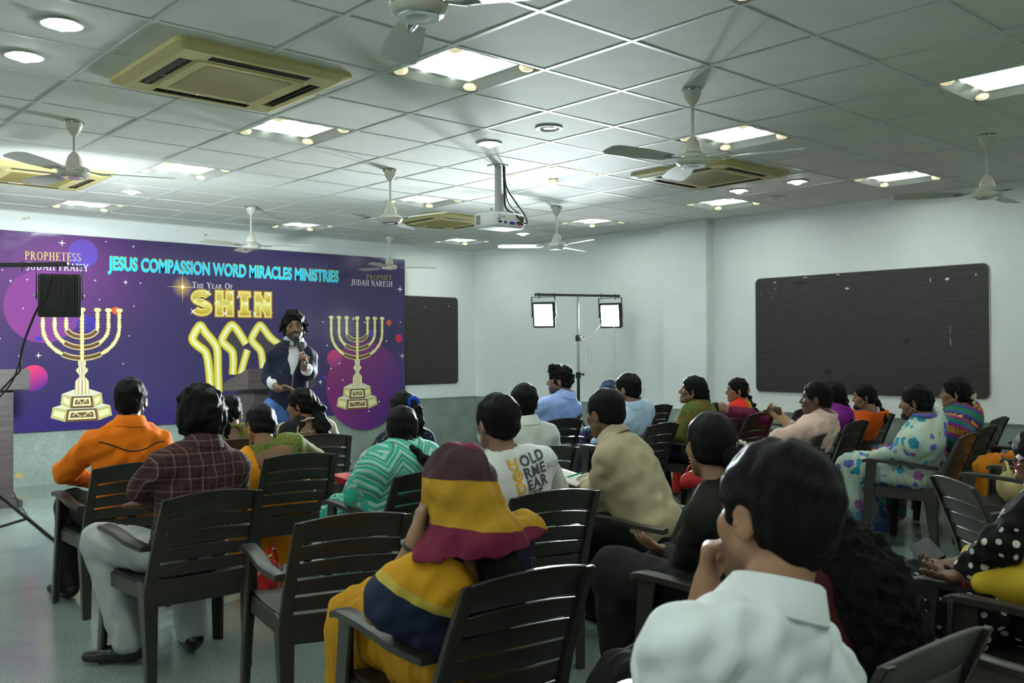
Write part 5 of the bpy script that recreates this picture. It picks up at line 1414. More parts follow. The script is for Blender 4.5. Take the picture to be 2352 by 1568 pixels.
            if c == 'U': stem(.08, .28, 1, bot=False); stem(.60, .28, 1, t=.09, bot=False); arc(.385, .30, .305, .31, 180, 360, T*.7, H); return .82
            if c == 'D': stem(.08); arc(.30, .5, .46, .5, -90, 90, T, H, 18); rect(.2, .34, 1-H, 1); rect(.2, .34, 0, H); return .82
            if c == 'A': diag(.08, 0, .40, 1, .07); diag(.68, 0, .38, 1, T); rect(.2, .55, .32, .32+H); rect(-.02, .2, 0, SF); rect(.55, .82, 0, SF); return .82
            if c == 'I': stem(.08); return .34
            if c == 'Y': stem(.30, 0, .48, top=False); diag(.34, .45, .10, 1, T); diag(.41, .45, .66, 1, .07); rect(-.02, .22, 1-SF, 1); rect(.54, .78, 1-SF, 1); return .76
            if c == 'N': stem(.08, t=.07); stem(.62, t=.07, bot=False); diag(.66, 0, .12, 1, T); return .82
            return .36
        x = 0; wd = []; wi = 0
        for i, c in enumerate(txt):
            n0 = len(vs); sc = 1.0
            if small and i and txt[i-1] != ' ' and c != ' ': sc = small
            w = glyph(c)
            for q in range(n0, len(vs)): vs[q] = (vs[q][0]*sc+x, vs[q][1]*sc)
            x += (w+.08)*sc; wi += c == ' '; wd += [wi]*(len(vs)-n0)
        a = np.array(vs); u = a[:, 0]/(x-.08); P2 = np.stack([x0+(x1-x0)*u, z0+(z1-z0)*u+hz*a[:, 1]], 1); fw = np.array([wd[f[0]] for f in fs])
        for w_ in sorted(set(wd)):
            ff = [fs[i] for i in np.nonzero(fw == w_)[0]]; ids = sorted({k for f in ff for k in f}); mp = {k: i for i, k in enumerate(ids)}
            s.poly(name, P2[ids], [tuple(mp[k] for k in f) for f in ff], np.repeat(np.array(col)[None], len(ids), 0), layer, True)
def banner():
    xr = bxz(930, 780)[0]; zt, zb = bxz(464, 563)[1]+.005, bxz(464, 970)[1]
    xl = -.55; nx, nz = 150, 50
    b = empty('banner', ((xl+xr)/2, BY, 0)); tag(b, 'wide purple printed vinyl banner with gold menorahs hung across the front wall', 'banner')
    X, Z = np.meshgrid(np.linspace(xl, xr, nx), np.linspace(zb, zt, nz), indexing='ij')
    d = np.zeros_like(X)
    cxl, czl = bxz(120, 640); cxr, czr = bxz(900, 900)
    # creases radiate from the pulled top corners
    for (cx, cz, sd) in ((bxz(20, 530)[0], zt, 1), (xr-.05, zt, -1)):
        a = np.arctan2(Z-cz, (X-cx)*sd+.05); r = np.hypot(X-cx, Z-cz); d += .010*np.sin(a*26+1)*np.exp(-(r/.42)**2)*np.clip(r/.15, 0, 1)
    d += .006*np.sin(X*3.1+1)*np.clip((zt-Z)/2, 0, 1)*np.sin(Z*2)*.5
    base = np.array((.040, .029, .100)); C = np.repeat(base[None], nx*nz, 0).reshape(nx, nz, 3)
    def blob(cx, cz, rx, rz, col, k=1.0):
        t = np.exp(-(((X-cx)/rx)**2+((Z-cz)/rz)**2))[..., None]*k; return C*(1-t)+np.array(col)*t
    C = blob(cxl, czl+.1, .85, .55, (.15, .040, .19)); C = blob(cxl, zb, .9, .28, (.028, .018, .14), .8); C = blob(cxr, czr, .9, .45, (.085, .027, .12)); C = blob((xl+xr)/2, zb, 2.6, .25, (.038, .022, .14), .8); C = blob(xr, .95, .25, .3, (.045, .04, .16), .8)
    vs = np.stack([X, BY+.0+d*0-np.abs(d)*0, Z], -1).reshape(-1, 3)
    vs[:, 1] = BY+d.ravel()*.6
    fs = [(i*nz+j, (i+1)*nz+j, (i+1)*nz+j+1, i*nz+j+1) for i in range(nx-1) for j in range(nz-1)]
    # the thickness of the sheet: a rear face joined along the rim
    n = len(vs); vs = np.concatenate([vs, vs+np.array([0, .004, 0])]); fs += [tuple(q+n for q in f[::-1]) for f in fs]
    inv = b.matrix_world.inverted()
    sh = mesh_obj('vinyl_sheet', vs, fs, PRINT_M, b, True, cols=np.concatenate([C.reshape(-1, 3)]*2))
    for o in (sh,): o.location = (-(xl+xr)/2, -BY, 0)
    P = Print(b)
    GOLD = (.62, .45, .09); WH = (.80, .80, .82)
    def pr(x, y): return bxz(x, y)
    def rr(px_): return abs(bxz(464+px_, 750)[0]-bxz(464, 750)[0])
    def R_(x, r): return abs(bxz(x+r, 750)[0]-bxz(x, 750)[0])
    P.disc('planet', pr(100, 704), R_(100, 88), (.24, .045, .22), 1, grad=((.9, .3), (.17, .045, .26)))
    P.disc('planet', pr(191, 582), R_(191, 34), (.10, .065, .44), 1, grad=((.2, 1), (.13, .06, .34)))
    P.disc('planet', pr(78, 868), R_(78, 32), (.07, .025, .24), 1, grad=((-.5, .85), (.82, .045, .13)))
    P.disc('planet', pr(199, 746), R_(199, 22), (.06, .04, .40), 2, grad=((.2, -1), (.05, .03, .2)))
    P.disc('planet', pr(266, 713), R_(266, 9), (.82, .10, .03), 2)
    P.disc('planet', pr(88, 778), R_(88, 6), (.05, .04, .40), 3)
    P.disc('planet', pr(838, 885), R_(838, 84), (.22, .025, .13), 1, grad=((.8, -.4), (.07, .025, .18)))
    P.disc('planet', pr(768, 823), R_(768, 17), (.55, .04, .12), 2, grad=((.3, -.9), (.20, .04, .2)))
    P.disc('planet', pr(916, 777), R_(916, 8), (.55, .03, .09), 2); P.disc('planet', pr(893, 741), R_(893, 6), (.55, .10, .05), 2); P.disc('planet', pr(746, 867), R_(746, 4), (.07, .04, .35), 2); P.disc('planet', pr(852, 765), R_(852, 7), (.09, .05, .35), 2)
    for x, y, r in ((142, 558, 9), (306, 566, 4), (288, 648, 7), (88, 816, 8), (218, 644, 4), (24, 645, 5), (62, 642, 4), (918, 664, 7), (923, 817, 6), (735, 877, 6), (811, 732, 5)): P.star(pr(x, y), R_(x, r))
    for x, y in ((243, 555), (322, 650), (53, 708), (228, 688), (307, 703), (296, 771), (282, 835), (43, 817), (5, 620), (0, 777), (741, 739), (751, 793), (760, 846), (779, 834), (837, 740), (919, 740), (887, 783), (870, 922), (739, 936), (754, 892), (787, 872), (846, 944)): P.disc('star_dot', pr(x, y), R_(x, 1.6), (.75, .75, .8), 6, n=10)
    P.text('main_title', 'JESUS COMPASSION WORD MIRACLES MINISTRIES', (247, 619), (777, 648), 31, (.035, .62, .90), 5, .036, shadow=(.45, .55, .12))
    P.serif('small_title', 'PROPHETESS', (57, 596), (186, 600), 19, (.66, .50, .13), 5); P.serif('small_title', 'JUDAH PRAISY', (60, 619), (203, 623), 17, WH, 5)
    P.serif('small_title', 'PROPHET', (841, 641), (900, 643), 11, (.40, .30, .09), 5); P.serif('small_title', 'JUDAH NARESH', (806, 654), (901, 659), 13, WH, 5)
    P.serif('small_title', 'THE YEAR OF', (441, 661), (534, 664), 14, WH, 5, small=.72)
    # star burst
    c = pr(419, 659); P.glow('star_burst', c, R_(419, 25), (.75, .45, .05), (.05, .033, .15), 3); P.star(c, R_(419, 38), 4, (.8, .55, .15), .03, 'star_burst_rays'); P.disc('star_burst_core', c, R_(419, 4), (1, .97, .8), 5, n=16)
    shin_word(P); shin_sign(P); menorah(P, 188, 712, 1.0, (92, 271)); menorah(P, 820, 731, 1.0, (758, 877))
    for o in b.children:
        if o is not sh: o.location = (-(xl+xr)/2, -BY, 0)
def shin_word(P):
    x0, z0 = bxz(441, 722); x1 = bxz(621, 724)[0]; z1 = bxz(441, 667)[1]; H = z1-z0; Wd = x1-x0
    t = .235*H; T2 = .30*H
    def col(z):
        v = (z-z0)/H; st = [(0, (.50, .30, .03)), (.18, (.62, .43, .05)), (.45, (.80, .66, .16)), (.55, (.92, .84, .40)), (.62, (.55, .38, .05)), (.85, (.66, .48, .08)), (1, (.80, .62, .18))]
        for i in range(len(st)-1):
            if v <= st[i+1][0]:
                f = (v-st[i][0])/(st[i+1][0]-st[i][0]+1e-9); return np.array(st[i][1])*(1-f)+np.array(st[i+1][1])*f
        return np.array(st[-1][1])
    def bar(xa, za, xb, zb, w, lay, grow):
        a = np.array((xa, za)); b = np.array((xb, zb)); d = (b-a)/np.linalg.norm(b-a); nn = np.array((-d[1], d[0])); a = a-d*grow; b = b+d*grow; w = w+2*grow; N_ = 9
        vs = []; fs = []
        for i in range(N_+1):
            p = a+(b-a)*i/N_; vs += [p-nn*w/2, p+nn*w/2]
        fs = [(2*i, 2*i+1, 2*i+3, 2*i+2) for i in range(N_)]
        return vs, fs
    def letter(parts, name):
        for lay, grow, cf in ((3, .024*1.2, lambda z: np.array((.42, .20, .02))), (4, .012*1.2, lambda z: np.array((.85, .74, .25))), (5, 0.0, col)):
            vs = []; fs = []; dy = []
            for q in parts:
                v, f = bar(*q, lay, grow) if len(q) == 5 else q[0](grow); n = len(vs); vs += list(v); fs += [tuple(i+n for i in g) for g in f]; dy += [len(dy) and dy[-1]+6e-5]*len(v)
            o = P.poly(name if lay == 5 else 'letter_edge', vs, fs, np.array([cf(v[1]) for v in vs]), lay)
            for vv, e in zip(o.data.vertices, dy): vv.co.y -= e
    L = Wd
    # S as a thick ribbon
    def S_(grow):
        cx = x0+.115*L; pts = []
        r = .245*H; top = z1-T2/2-r+.02; bot = z0+T2/2+r-.02; rx = .085*L
        for a in np.linspace(15, 270, 22): pts.append((cx+rx*math.cos(math.radians(a)), z1-.285*H+(.178*H)*math.sin(math.radians(a))))
        for a in np.linspace(90, -165, 22)[1:]: pts.append((cx+rx*math.cos(math.radians(a)), z0+.285*H+(.178*H)*math.sin(math.radians(a))))
        pts = np.array(pts); vs = []; n = len(pts); w = .20*H+2*grow
        for i in range(n):
            tt = pts[min(i+1, n-1)]-pts[max(i-1, 0)]; tt /= np.linalg.norm(tt); nn = np.array((-tt[1], tt[0])); vs += [pts[i]-nn*w/2, pts[i]+nn*w/2]
        return vs, [(2*i, 2*i+1, 2*i+3, 2*i+2) for i in range(n-1)]
    letter([(S_,)], 'gold_letter')
    a = x0+.335*L; b = x0+.465*L; letter([(a, z0, a, z1, T2*.85), (b, z0, b, z1, T2*.85), (a, (z0+z1)/2, b, (z0+z1)/2, t*.9)], 'gold_letter')
    a = x0+.655*L; letter([(a, z0, a, z1, T2*.85), (a-.065*L, z1-t*.32, a+.065*L, z1-t*.32, t*.6), (a-.065*L, z0+t*.32, a+.065*L, z0+t*.32, t*.6)], 'gold_letter')
    a = x0+.83*L; b = x0+.965*L; letter([(a, z0, a, z1, T2*.75), (b, z0, b, z1, T2*.75), (a-.005*L, z1-.03, b+.005*L, z0+.03, T2*.8)], 'gold_letter')
    for px_, py in ((476, 671), (530, 672), (545, 683), (617, 676), (443, 715), (516, 720), (584, 721), (566, 697), (606, 694), (448, 689), (493, 697)): P.star(bxz(px_, py), .055 if py < 680 or py > 712 else .03, 8, (.95, .95, .9), .08, 'sparkle', rot=PI/4)
def shin_sign(P):
    gold = [(.36, .25, .05), (.70, .58, .06), (.80, .72, .12), (.85, .85, .80), (.80, .70, .10), (.72, .58, .06), (.38, .27, .05)]
    def st(pts, w, lay=4, nm='gold_stroke', cols=gold):
        q = []
        for i in range(len(pts)-1):
            for t in np.linspace(0, 1, 6, endpoint=False): q.append((pts[i][0]+(pts[i+1][0]-pts[i][0])*t, pts[i][1]+(pts[i+1][1]-pts[i][1])*t))
        q.append(pts[-1]); q = np.array(q, float)
        for _ in range(5): q[1:-1] = (q[:-2]+2*q[1:-1]+q[2:])/4
        return P.ribbon(nm, [bxz(*a) for a in q], w, cols, lay)
    def dark(pts): P.quad('dark_infill', [bxz(*a) for a in pts], (.055, .05, .06), 3)
    w = .105
    dark([(450, 778), (461, 752), (480, 780), (498, 800), (500, 860), (493, 870), (480, 830), (470, 800)]); dark([(520, 782), (532, 752), (552, 785), (560, 800), (552, 840), (542, 835), (536, 805)]); dark([(584, 782), (598, 752), (620, 785), (628, 800), (616, 850), (604, 830)])
    st([(502, 838+62), (500, 850), (500, 800), (488, 782), (470, 762), (460, 744), (450, 758), (439, 780), (455, 795), (472, 806), (478, 830), (482, 870), (484, 905)], w)
    st([(565, 790), (556, 775), (543, 755), (532, 744), (521, 757), (507, 782), (520, 795), (534, 806), (536, 830), (534, 860)], w); st([(568, 803), (560, 830), (552, 860)], w*.9)
    st([(640, 790), (620, 775), (608, 758), (597, 744), (588, 757), (575, 780), (588, 794), (600, 806), (604, 850), (604, 880)], w*.95)
    st([(484, 895), (505, 918), (530, 925), (560, 918)], w*.9)
def menorah(P, cx, ytop, sc, span):
    """gold seven-branched lamp stand on a two-tier hexagonal foot"""
    X0 = bxz(cx, 800)[0]; u = (bxz(span[1], ytop+3)[0]-bxz(span[0], ytop+1)[0])/179.0     # metres per drawing unit
    ZT = bxz(cx, ytop)[1]
    def q(x, y): return (X0+x*u, ZT-y*u*1.03)
    G5 = [(.30, .24, .05), (.74, .62, .20), (.93, .90, .62), (.66, .52, .14), (.86, .80, .45), (.34, .26, .06)]
    DKB = [(.80, .70, .25), (.14, .07, .03), (.10, .06, .04), (.22, .09, .03), (.85, .78, .35)]
    def beads(s_): return 1+.42*math.sin(s_*2*PI)**2
    def branch(xo, yb):
        for sg in (-1, 1):
            pts = []; wd = []
            for y in np.linspace(6, 40, 10): pts.append((sg*xo, y))
            for a in np.linspace(0, 90, 26):
                r = math.radians(a); pts.append((sg*xo*math.cos(r), 40+(yb-40)*math.sin(r)))
            n = len(pts); L = 0; Ls = [0]
            for i in range(1, n): L += math.hypot(pts[i][0]-pts[i-1][0], pts[i][1]-pts[i-1][1]); Ls.append(L)
            fine = np.linspace(0, L, 110); xs = np.interp(fine, Ls, [p[0] for p in pts]); ys = np.interp(fine, Ls, [p[1] for p in pts])
            cut = L-34-xo*.12
            k = fine < cut; wd = np.array([7.5*(1+.45*(math.sin(f*.42)**6)+.25*math.sin(f*.13+1)**2) for f in fine])*u
            P.ribbon('menorah_branch', [q(a, b) for a, b in zip(xs[k], ys[k])], wd[k], G5, 4); k = fine >= cut-2
            P.ribbon('menorah_branch_middle', [q(a, b) for a, b in zip(xs[k], ys[k])], 13*u, DKB, 3)
            cup(sg*xo)
    def cup(x):
        P.ribbon('menorah_cup', [q(x, y) for y in np.linspace(-6, 10, 9)], np.array([11, 16, 18.5, 18, 14, 9, 7, 7, 8])*u, G5, 5)
    for xo, yb in ((36, 63), (62, 88), (88, 113)): branch(xo, yb)
    cup(0); ys = np.linspace(8, 118, 60); P.ribbon('menorah_stem', [q(0, y) for y in ys], np.array([8.5*(1+.5*(math.sin(y*.36)**6)) for y in ys])*u, G5, 5)
    prof = [(118, 18), (128, 19), (133, 14), (138, 26), (142, 29), (146, 24), (152, 13), (158, 14), (163, 26), (168, 32), (180, 33), (198, 33)]
    P.ribbon('menorah_stem', [q(0, y) for y, w in prof], np.array([w for y, w in prof])*u, [(.30, .22, .05), (.92, .88, .6), (.42, .3, .07), (.95, .92, .7), (.30, .2, .05), (.9, .85, .55), (.45, .33, .08), (.93, .9, .65), (.35, .26, .06)], 5)
    LG, MG, DG = (.78, .74, .40), (.52, .46, .18), (.15, .08, .04)
    def tier(y0, y1, wt, wb, fr, edge):
        P.quad('menorah_foot_top', [q(-wt, y0+4), (q(-wt*.4, y0-6)), q(wt*.4, y0-6), q(wt, y0+4), q(fr, y0+10), q(-fr, y0+10)], (.66, .66, .48), 2)
        P.quad('menorah_foot_side', [q(-wt, y0+4), q(-fr, y0+10), q(-fr*1.12, y1+5), q(-wb, y1-6)], MG, 3); P.quad('menorah_foot_side', [q(wt, y0+4), q(wb, y1-6), q(fr*1.12, y1+5), q(fr, y0+10)], MG, 3)
        P.quad('menorah_foot_front', [q(-fr, y0+10), q(fr, y0+10), q(fr*1.12, y1+5), q(-fr*1.12, y1+5)], DG, 4); m = 5
        P.quad('menorah_foot_frame', [q(-fr+m, y0+14), q(fr-m, y0+14), q(fr*1.1-m, y1), q(-fr*1.1+m, y1)], LG, 5); m = 9
        P.quad('menorah_foot_panel', [q(-fr+m, y0+18), q(fr-m, y0+18), q(fr*1.08-m, y1-4), q(-fr*1.08+m, y1-4)], (.17, .09, .04), 6)
        for sg in (-1, 1):
            P.quad('menorah_foot_panel', [q(sg*(wt-4), y0+11), q(sg*(fr+4), y0+17), q(sg*(fr*1.12+4), y1-2), q(sg*(wb-6), y1-11)], LG, 4)
            pts = [(sg*t*(fr-13), (y0+y1)/2+6+4*math.sin(t*7)) for t in np.linspace(.1, 1, 14)]; P.ribbon('menorah_scroll', [q(a, b) for a, b in pts], 2.2*u, [(.6, .55, .25), (.85, .8, .5), (.6, .55, .25)], 7)
    tier(192, 225, 46, 49, 24, 0); tier(222, 256, 66, 71, 34, 0)
banner()

# ------------------------------------------------------------------ boards, switch plates, marks on the walls
def board(name, label, wall, lo, hi, z0, z1, chips):
    w = hi-lo; h = z1-z0; t = .018; pr = rrect(w, h, .055, 6)
    if wall == 'R': r = empty(name, (XR, (lo+hi)/2, (z0+z1)/2), PI/2)
    else: r = empty(name, ((lo+hi)/2, YF, (z0+z1)/2), PI)
    tag(r, label, 'board')
    m = MB().loft([[(x, .001, z) for x, z in pr], [(x, t, z) for x, z in pr]]); m.build('board_panel', BOARD_M, r, bevel=.003, seg=1)
    ro = rrect(w+.012, h+.012, .06, 6); e = MB(); n = len(ro); e.loft([[(x, .0005, z) for x, z in ro], [(x, t-.004, z) for x, z in ro]]); e.build('pale_edge', M('pale_board_edge', (.42, .40, .34), .6), r)
    rr = random.Random(5)
    for (u, v, a, b, c) in chips:
        m = MB(); n = 9; ring = [((u-.5)*w*-1+a*math.cos(2*PI*i/n)*rr.uniform(.7, 1.2), (v-.5)*h+b*math.sin(2*PI*i/n)*rr.uniform(.7, 1.2)) for i in range(n)]
        m.loft([[(x, t-.0005, z) for x, z in ring], [(x, t+.0008, z) for x, z in ring]]).build('paint_chip', M('chip_%d' % int(c[0]*100), c, .7), r)
CW = (.62, .62, .60); CD = (.01, .008, .008)
y_l, z_a = atx(1737, 640, XR)[1:]; y_r, z_b = atx(2272, 605, XR)[1:]; zb_ = atx(1737, 898, XR)[2]
board('wall_board', 'wide dark wood-grain board with chipped paint spots on the right wall', 'R', y_r, y_l, zb_, (z_a+z_b)/2,
      [(.44, .87, .022, .012, CW), (.02+.08, .905, .006, .005, CW), (.085, .83, .005, .006, CW), (.03, .86, .003, .009, (.6, .6, .35)), (.85, .90, .02, .012, CW), (.785, .90, .005, .02, CW), (.955, .92, .006, .012, (.6, .55, .4)), (.86, .52, .004, .05, (.2, .2, .2)), (.86, .42, .006, .04, (.25, .25, .25)), (.87, .155, .02, .006, CW),
       (.10, .96, .02, .006, CW), (.25, .985, .03, .005, CW), (.40, .99, .025, .004, CW), (.13, .90, .006, .07, CD), (.22, .94, .08, .022, CD), (.69, .43, .022, .026, CD), (.09, .55, .004, .03, CD), (.35, .18, .05, .03, CD), (.09, .17, .016, .012, CD)])
xa, za_ = aty(1050, 684, YF)[0], aty(1050, 684, YF)[2]; zc = aty(1050, 880, YF)[2]
board('wall_board', 'dark wood-grain board on the front wall, partly covered by the banner', 'F', xa-2.38, xa, zc, za_, [(.93, .90, .005, .012, CW), (.96, .93, .004, .004, CW), (.75, .88, .006, .010, (.6, .55, .4))])
def plate(x, y, label, n):
    p = atx(x, y, XR); r = empty('switch_plate', (XR, p[1], p[2]), PI/2); tag(r, label, 'switch plate')
    MB().box((0, .006, 0), (.07*n+.03, .012, .095)).build('plate', WHITEPL_M, r, bevel=.003)
    for i in range(n): MB().box((.07*(i-(n-1)/2), .013, 0), (.022, .006, .040)).build('rocker', M('rocker_white', (.62, .64, .62), .35), r, bevel=.002, seg=1)
plate(1147, 888, 'wide white switch and socket plate low on the right wall near the corner', 3); plate(1474, 898, 'small white switch plate low on the right wall beside the pilaster', 1)
def scuffs():
    rr = random.Random(9)
    for i, (x, y, w_, h_, c) in enumerate(((57, 502, .07, .02, (.48, .40, .20)), (66, 500, .03, .02, (.48, .40, .20)), (408, 530, .07, .008, (.40, .33, .15)), (472, 539, .05, .03, (.42, .36, .2)), (486, 540, .008, .008, (.02, .02, .02)), (310, 545, .02, .006, (.4, .34, .18)), (972, 597, .02, .01, (.5, .46, .34)), (1058, 613, .008, .03, (.5, .45, .3)))):
        p = aty(x, y, YF); m = MB(); n = 9; ring = [(p[0]+w_/2*math.cos(2*PI*k/n)*rr.uniform(.6, 1.2), p[2]+h_/2*math.sin(2*PI*k/n)*rr.uniform(.6, 1.2)) for k in range(n)]
        o = m.loft([[(a, YF-.0002, b) for a, b in ring], [(a, YF-.0012, b) for a, b in ring]]).build('flaked_paint', M('flake_%d' % i, c, .8), bpy.data.objects['wall_front'])
scuffs()
_q = aty(44, 1092, YF-.021); MB().box((_q[0], YF-.0215, _q[2]), (.07, .002, .05), roty(.5)).build('tape_patch', M('yellowed_tape', (.42, .34, .10), .6), bpy.data.objects['baseboard_front'])

# ------------------------------------------------------------------ lecterns
def lectern(x, y, label, rz=0):
    t = empty('lectern', (x, y, 0), rz); tag(t, label, 'lectern')
    MB().box((0, 0, .03), (.56, .44, .06)).build('base', LECT_M, t, bevel=.006)
    MB().box((0, .02, .55), (.44, .34, 1.0)).build('column', LECT_M, t, bevel=.006)
    MB().prism([(-.26, 1.05), (.24, 1.02), (.24, 1.10), (-.26, 1.235)], 0, -.33, .33).build('desk_top', LECT_M, t, bevel=.006)
    return t
q = atz(57, 1162, 0); lectern(q[0]-.30, q[1]+.20, 'dark wood lectern beside the tripod light stand')
q = at(600, 900, 8.35); lectern(q[0]+.13, q[1]+.1, 'dark wood lectern behind the speaker with the microphone')

# ------------------------------------------------------------------ flood lights on stands
FLOODGLASS_M = M('flood_glass', (1, 1, 1), .2, emit=(.86, .97, 1.0), estr=60)
def flood(pos, target, label, watts, spread=125, sc=1.0):
    d = Vector(target)-Vector(pos); t = empty('flood_light', pos); tag(t, label, 'flood light')
    q = d.to_track_quat('Y', 'Z'); t.rotation_mode = 'QUATERNION'; t.rotation_quaternion = q; t.scale = (sc,)*3
    MB().box((0, .0, 0), (.27, .05, .30)).build('housing', BLACK_M, t, bevel=.008)
    for i in range(17): MB().box((-.12+.015*i, -.045, 0), (.004, .06, .28)).build('cooling_fin', BLACK_M, t)
    MB().box((0, .028, 0), (.25, .008, .28)).build('front_frame', BLACK_M, t, bevel=.003)
    MB().box((0, .033, 0), (.22, .004, .25)).build('glass', FLOODGLASS_M, t)
    b = MB()
    for sx in (-1, 1): b.box((sx*.145, 0, .09), (.006, .03, .24))
    b.box((0, 0, .21), (.296, .03, .006)); b.build('bracket', BLACK_M, t, bevel=.002, seg=1)
    for sx in (-1, 1): MB().ball((sx*.15, 0, .0), .011, 8, 6).build('bracket_knob', SILVER_M, t, smooth=True)
    ld = bpy.data.lights.new('flood_lamp', 'AREA'); ld.shape = 'RECTANGLE'; ld.size = .21; ld.size_y = .24; ld.energy = watts; ld.color = (.84, .95, 1.0); ld.spread = math.radians(spread)
    lo = bpy.data.objects.new('flood_lamp', ld); COL.objects.link(lo); lo.parent = t; lo.location = (0, .04, 0); lo.rotation_euler = (PI/2, 0, 0)
    return t
def stand(base, ztop, bar_dir, half, label, legs_rot):
    t = empty('light_stand', (base[0], base[1], 0)); tag(t, label, 'light stand')
    MB().tube([(0, 0, .12), (0, 0, 1.12)], .019, 14).build('lower_pole', BLACK_M, t, smooth=True)
    MB().tube([(0, 0, 1.0), (0, 0, 1.55)], .0155, 14).build('middle_pole', SILVER_M, t, smooth=True); MB().tube([(0, 0, 1.45), (0, 0, ztop)], .0125, 14).build('upper_pole', SILVER_M, t, smooth=True)
    for z in (1.08, 1.52):
        c = MB().box((0, 0, z), (.05, .05, .075)).build('clamp_collar', BLACK_M, t, bevel=.006); MB().tube([(.02, 0, z+.01), (.075, 0, z+.01)], .009, 8).ball((.085, 0, z+.01), .016, 8, 6).build('clamp_knob', BLACK_M, c, smooth=True)
    d = V(*bar_dir); d[2] = 0; d /= np.linalg.norm(d); R = np.stack([d, np.cross(V(0, 0, 1), d), V(0, 0, 1)], 1)
    MB().box((0, 0, ztop), (2*half, .028, .028), R).build('cross_bar', BLACK_M, t, bevel=.003)
    for k in (-.9, -.55, .55, .9): MB().tube([d*half*k+V(0, 0, ztop+.025), d*half*k+V(0, 0, ztop-.045)], .005, 8).build('hanging_bolt', BLACK_M, t, smooth=True)
    MB().box((0, 0, .60), (.07, .07, .06)).build('leg_hub', BLACK_M, t, bevel=.008)
    for k in range(3):
        a = legs_rot+k*2*PI/3; e = V(math.cos(a), math.sin(a), 0)
        l = MB().tube([e*.03+V(0, 0, .60), e*.62+V(0, 0, .015)], .0125, 10).build('leg', BLACK_M, t, smooth=True); MB().tube([e*.02+V(0, 0, .20), e*.34+V(0, 0, .285)], .009, 8).build('brace', BLACK_M, l, smooth=True); MB().ball(e*.62+V(0, 0, .016), .016, 8, 6).build('rubber_foot', M('rubber', (.02, .02, .02), .8), l, smooth=True)
    return t
# beside the wall: two lit floods
fl_a = at(1250, 716, 10.95); fl_b = at(1403, 706, 11.25); mid = (fl_a+fl_b)/2; zb = at(1325, 678, 11.1)[2]
bd = fl_b-fl_a
stand((mid[0], mid[1]), zb, bd, .55, 'chrome and black tripod stand with cross bar holding two flood lights by the wall', .3)
for k, (p_, l_) in enumerate(((fl_a, 'lit flood light on the end of the cross bar away from the pilaster'), (fl_b, 'lit flood light on the end of the cross bar near the pilaster'))):
    flood((p_[0], p_[1], zb-.235), (1.2, 1.2, .95), l_, 75, 82)
# near the left lectern: flood turned to the stage
fl_c = at(137, 672, 6.0); zc_ = at(150, 607, 6.0)[2]; pole = at(-75, 800, 6.05)
stand((pole[0], pole[1]), zc_, fl_c-pole, .68, 'black tripod light stand with cross bar beside the wooden lectern', math.radians(-18))
flood((fl_c[0], fl_c[1], zc_-.20), (fl_c[0]+1.35, 6.4, 1.40), 'black finned flood light facing the banner', 75, 122, .92)
def cable(name, pts, label, r=.006, mat=None, cat='cable'):
    q = [np.asarray(p, float) for p in pts]; out = []
    n = len(q)
    for i in range(n-1):
        p0, p1, p2, p3 = q[max(i-1, 0)], q[i], q[i+1], q[min(i+2, n-1)]
        for t in np.linspace(0, 1, 8, endpoint=False): out.append(.5*((2*p1)+(-p0+p2)*t+(2*p0-5*p1+4*p2-p3)*t*t+(-p0+3*p1-3*p2+p3)*t**3))
    out.append(q[-1]); return tag(MB().tube(out, r, 8).build(name, mat or CABLE_M, smooth=True), label, cat)
cable('power_cable', [at(120, 628, 5.93), at(98, 690, 5.9), at(84, 712, 5.9), at(60, 770, 5.92), at(47, 815, 5.95), at(46, 850, 5.95), at(25, 872, 5.95), at(-20, 925, 6.0), at(-60, 1010, 6.0)], 'black power cable hanging from the finned flood light')
cable('power_cable', [at(84, 715, 5.9), at(58, 780, 5.92), at(44, 835, 5.95), at(22, 885, 5.95), at(-30, 940, 6.0)], 'second black lead twisted beside the hanging power cable', .005)
cable('floor_cable', [atz(-40, 1050, .35), atz(5, 1040, .3), atz(18, 1100, .15), atz(60, 1180, .02), atz(130, 1245, .008), atz(215, 1255, .008)], 'black cable running down and across the floor under the tripod', .005)
cable('stand_cable', [at(1330, 772, 11.05), at(1352, 778, 11.0), at(1380, 745, 11.1), at(1398, 730, 11.2)], 'thin pale wire from the flood light to the stand clamp', .003, M('pale_wire', (.45, .45, .40), .6))
cable('stand_cable', [at(1352, 780, 11.0), at(1350, 815, 11.0), at(1356, 832, 11.0), at(1358, 815, 11.0), at(1353, 785, 11.0)], 'loop of thin pale wire hanging below the flood light stand clamp', .003, M('pale_wire', (.45, .45, .40), .6))
cable('stand_cable', [at(1410, 740, 11.2), at(1411, 800, 11.2), at(1412, 870, 11.2), at(1412, 930, 11.2)], 'thin wire dropping straight down from the flood light near the pilaster', .003, M('pale_wire', (.45, .45, .40), .6))

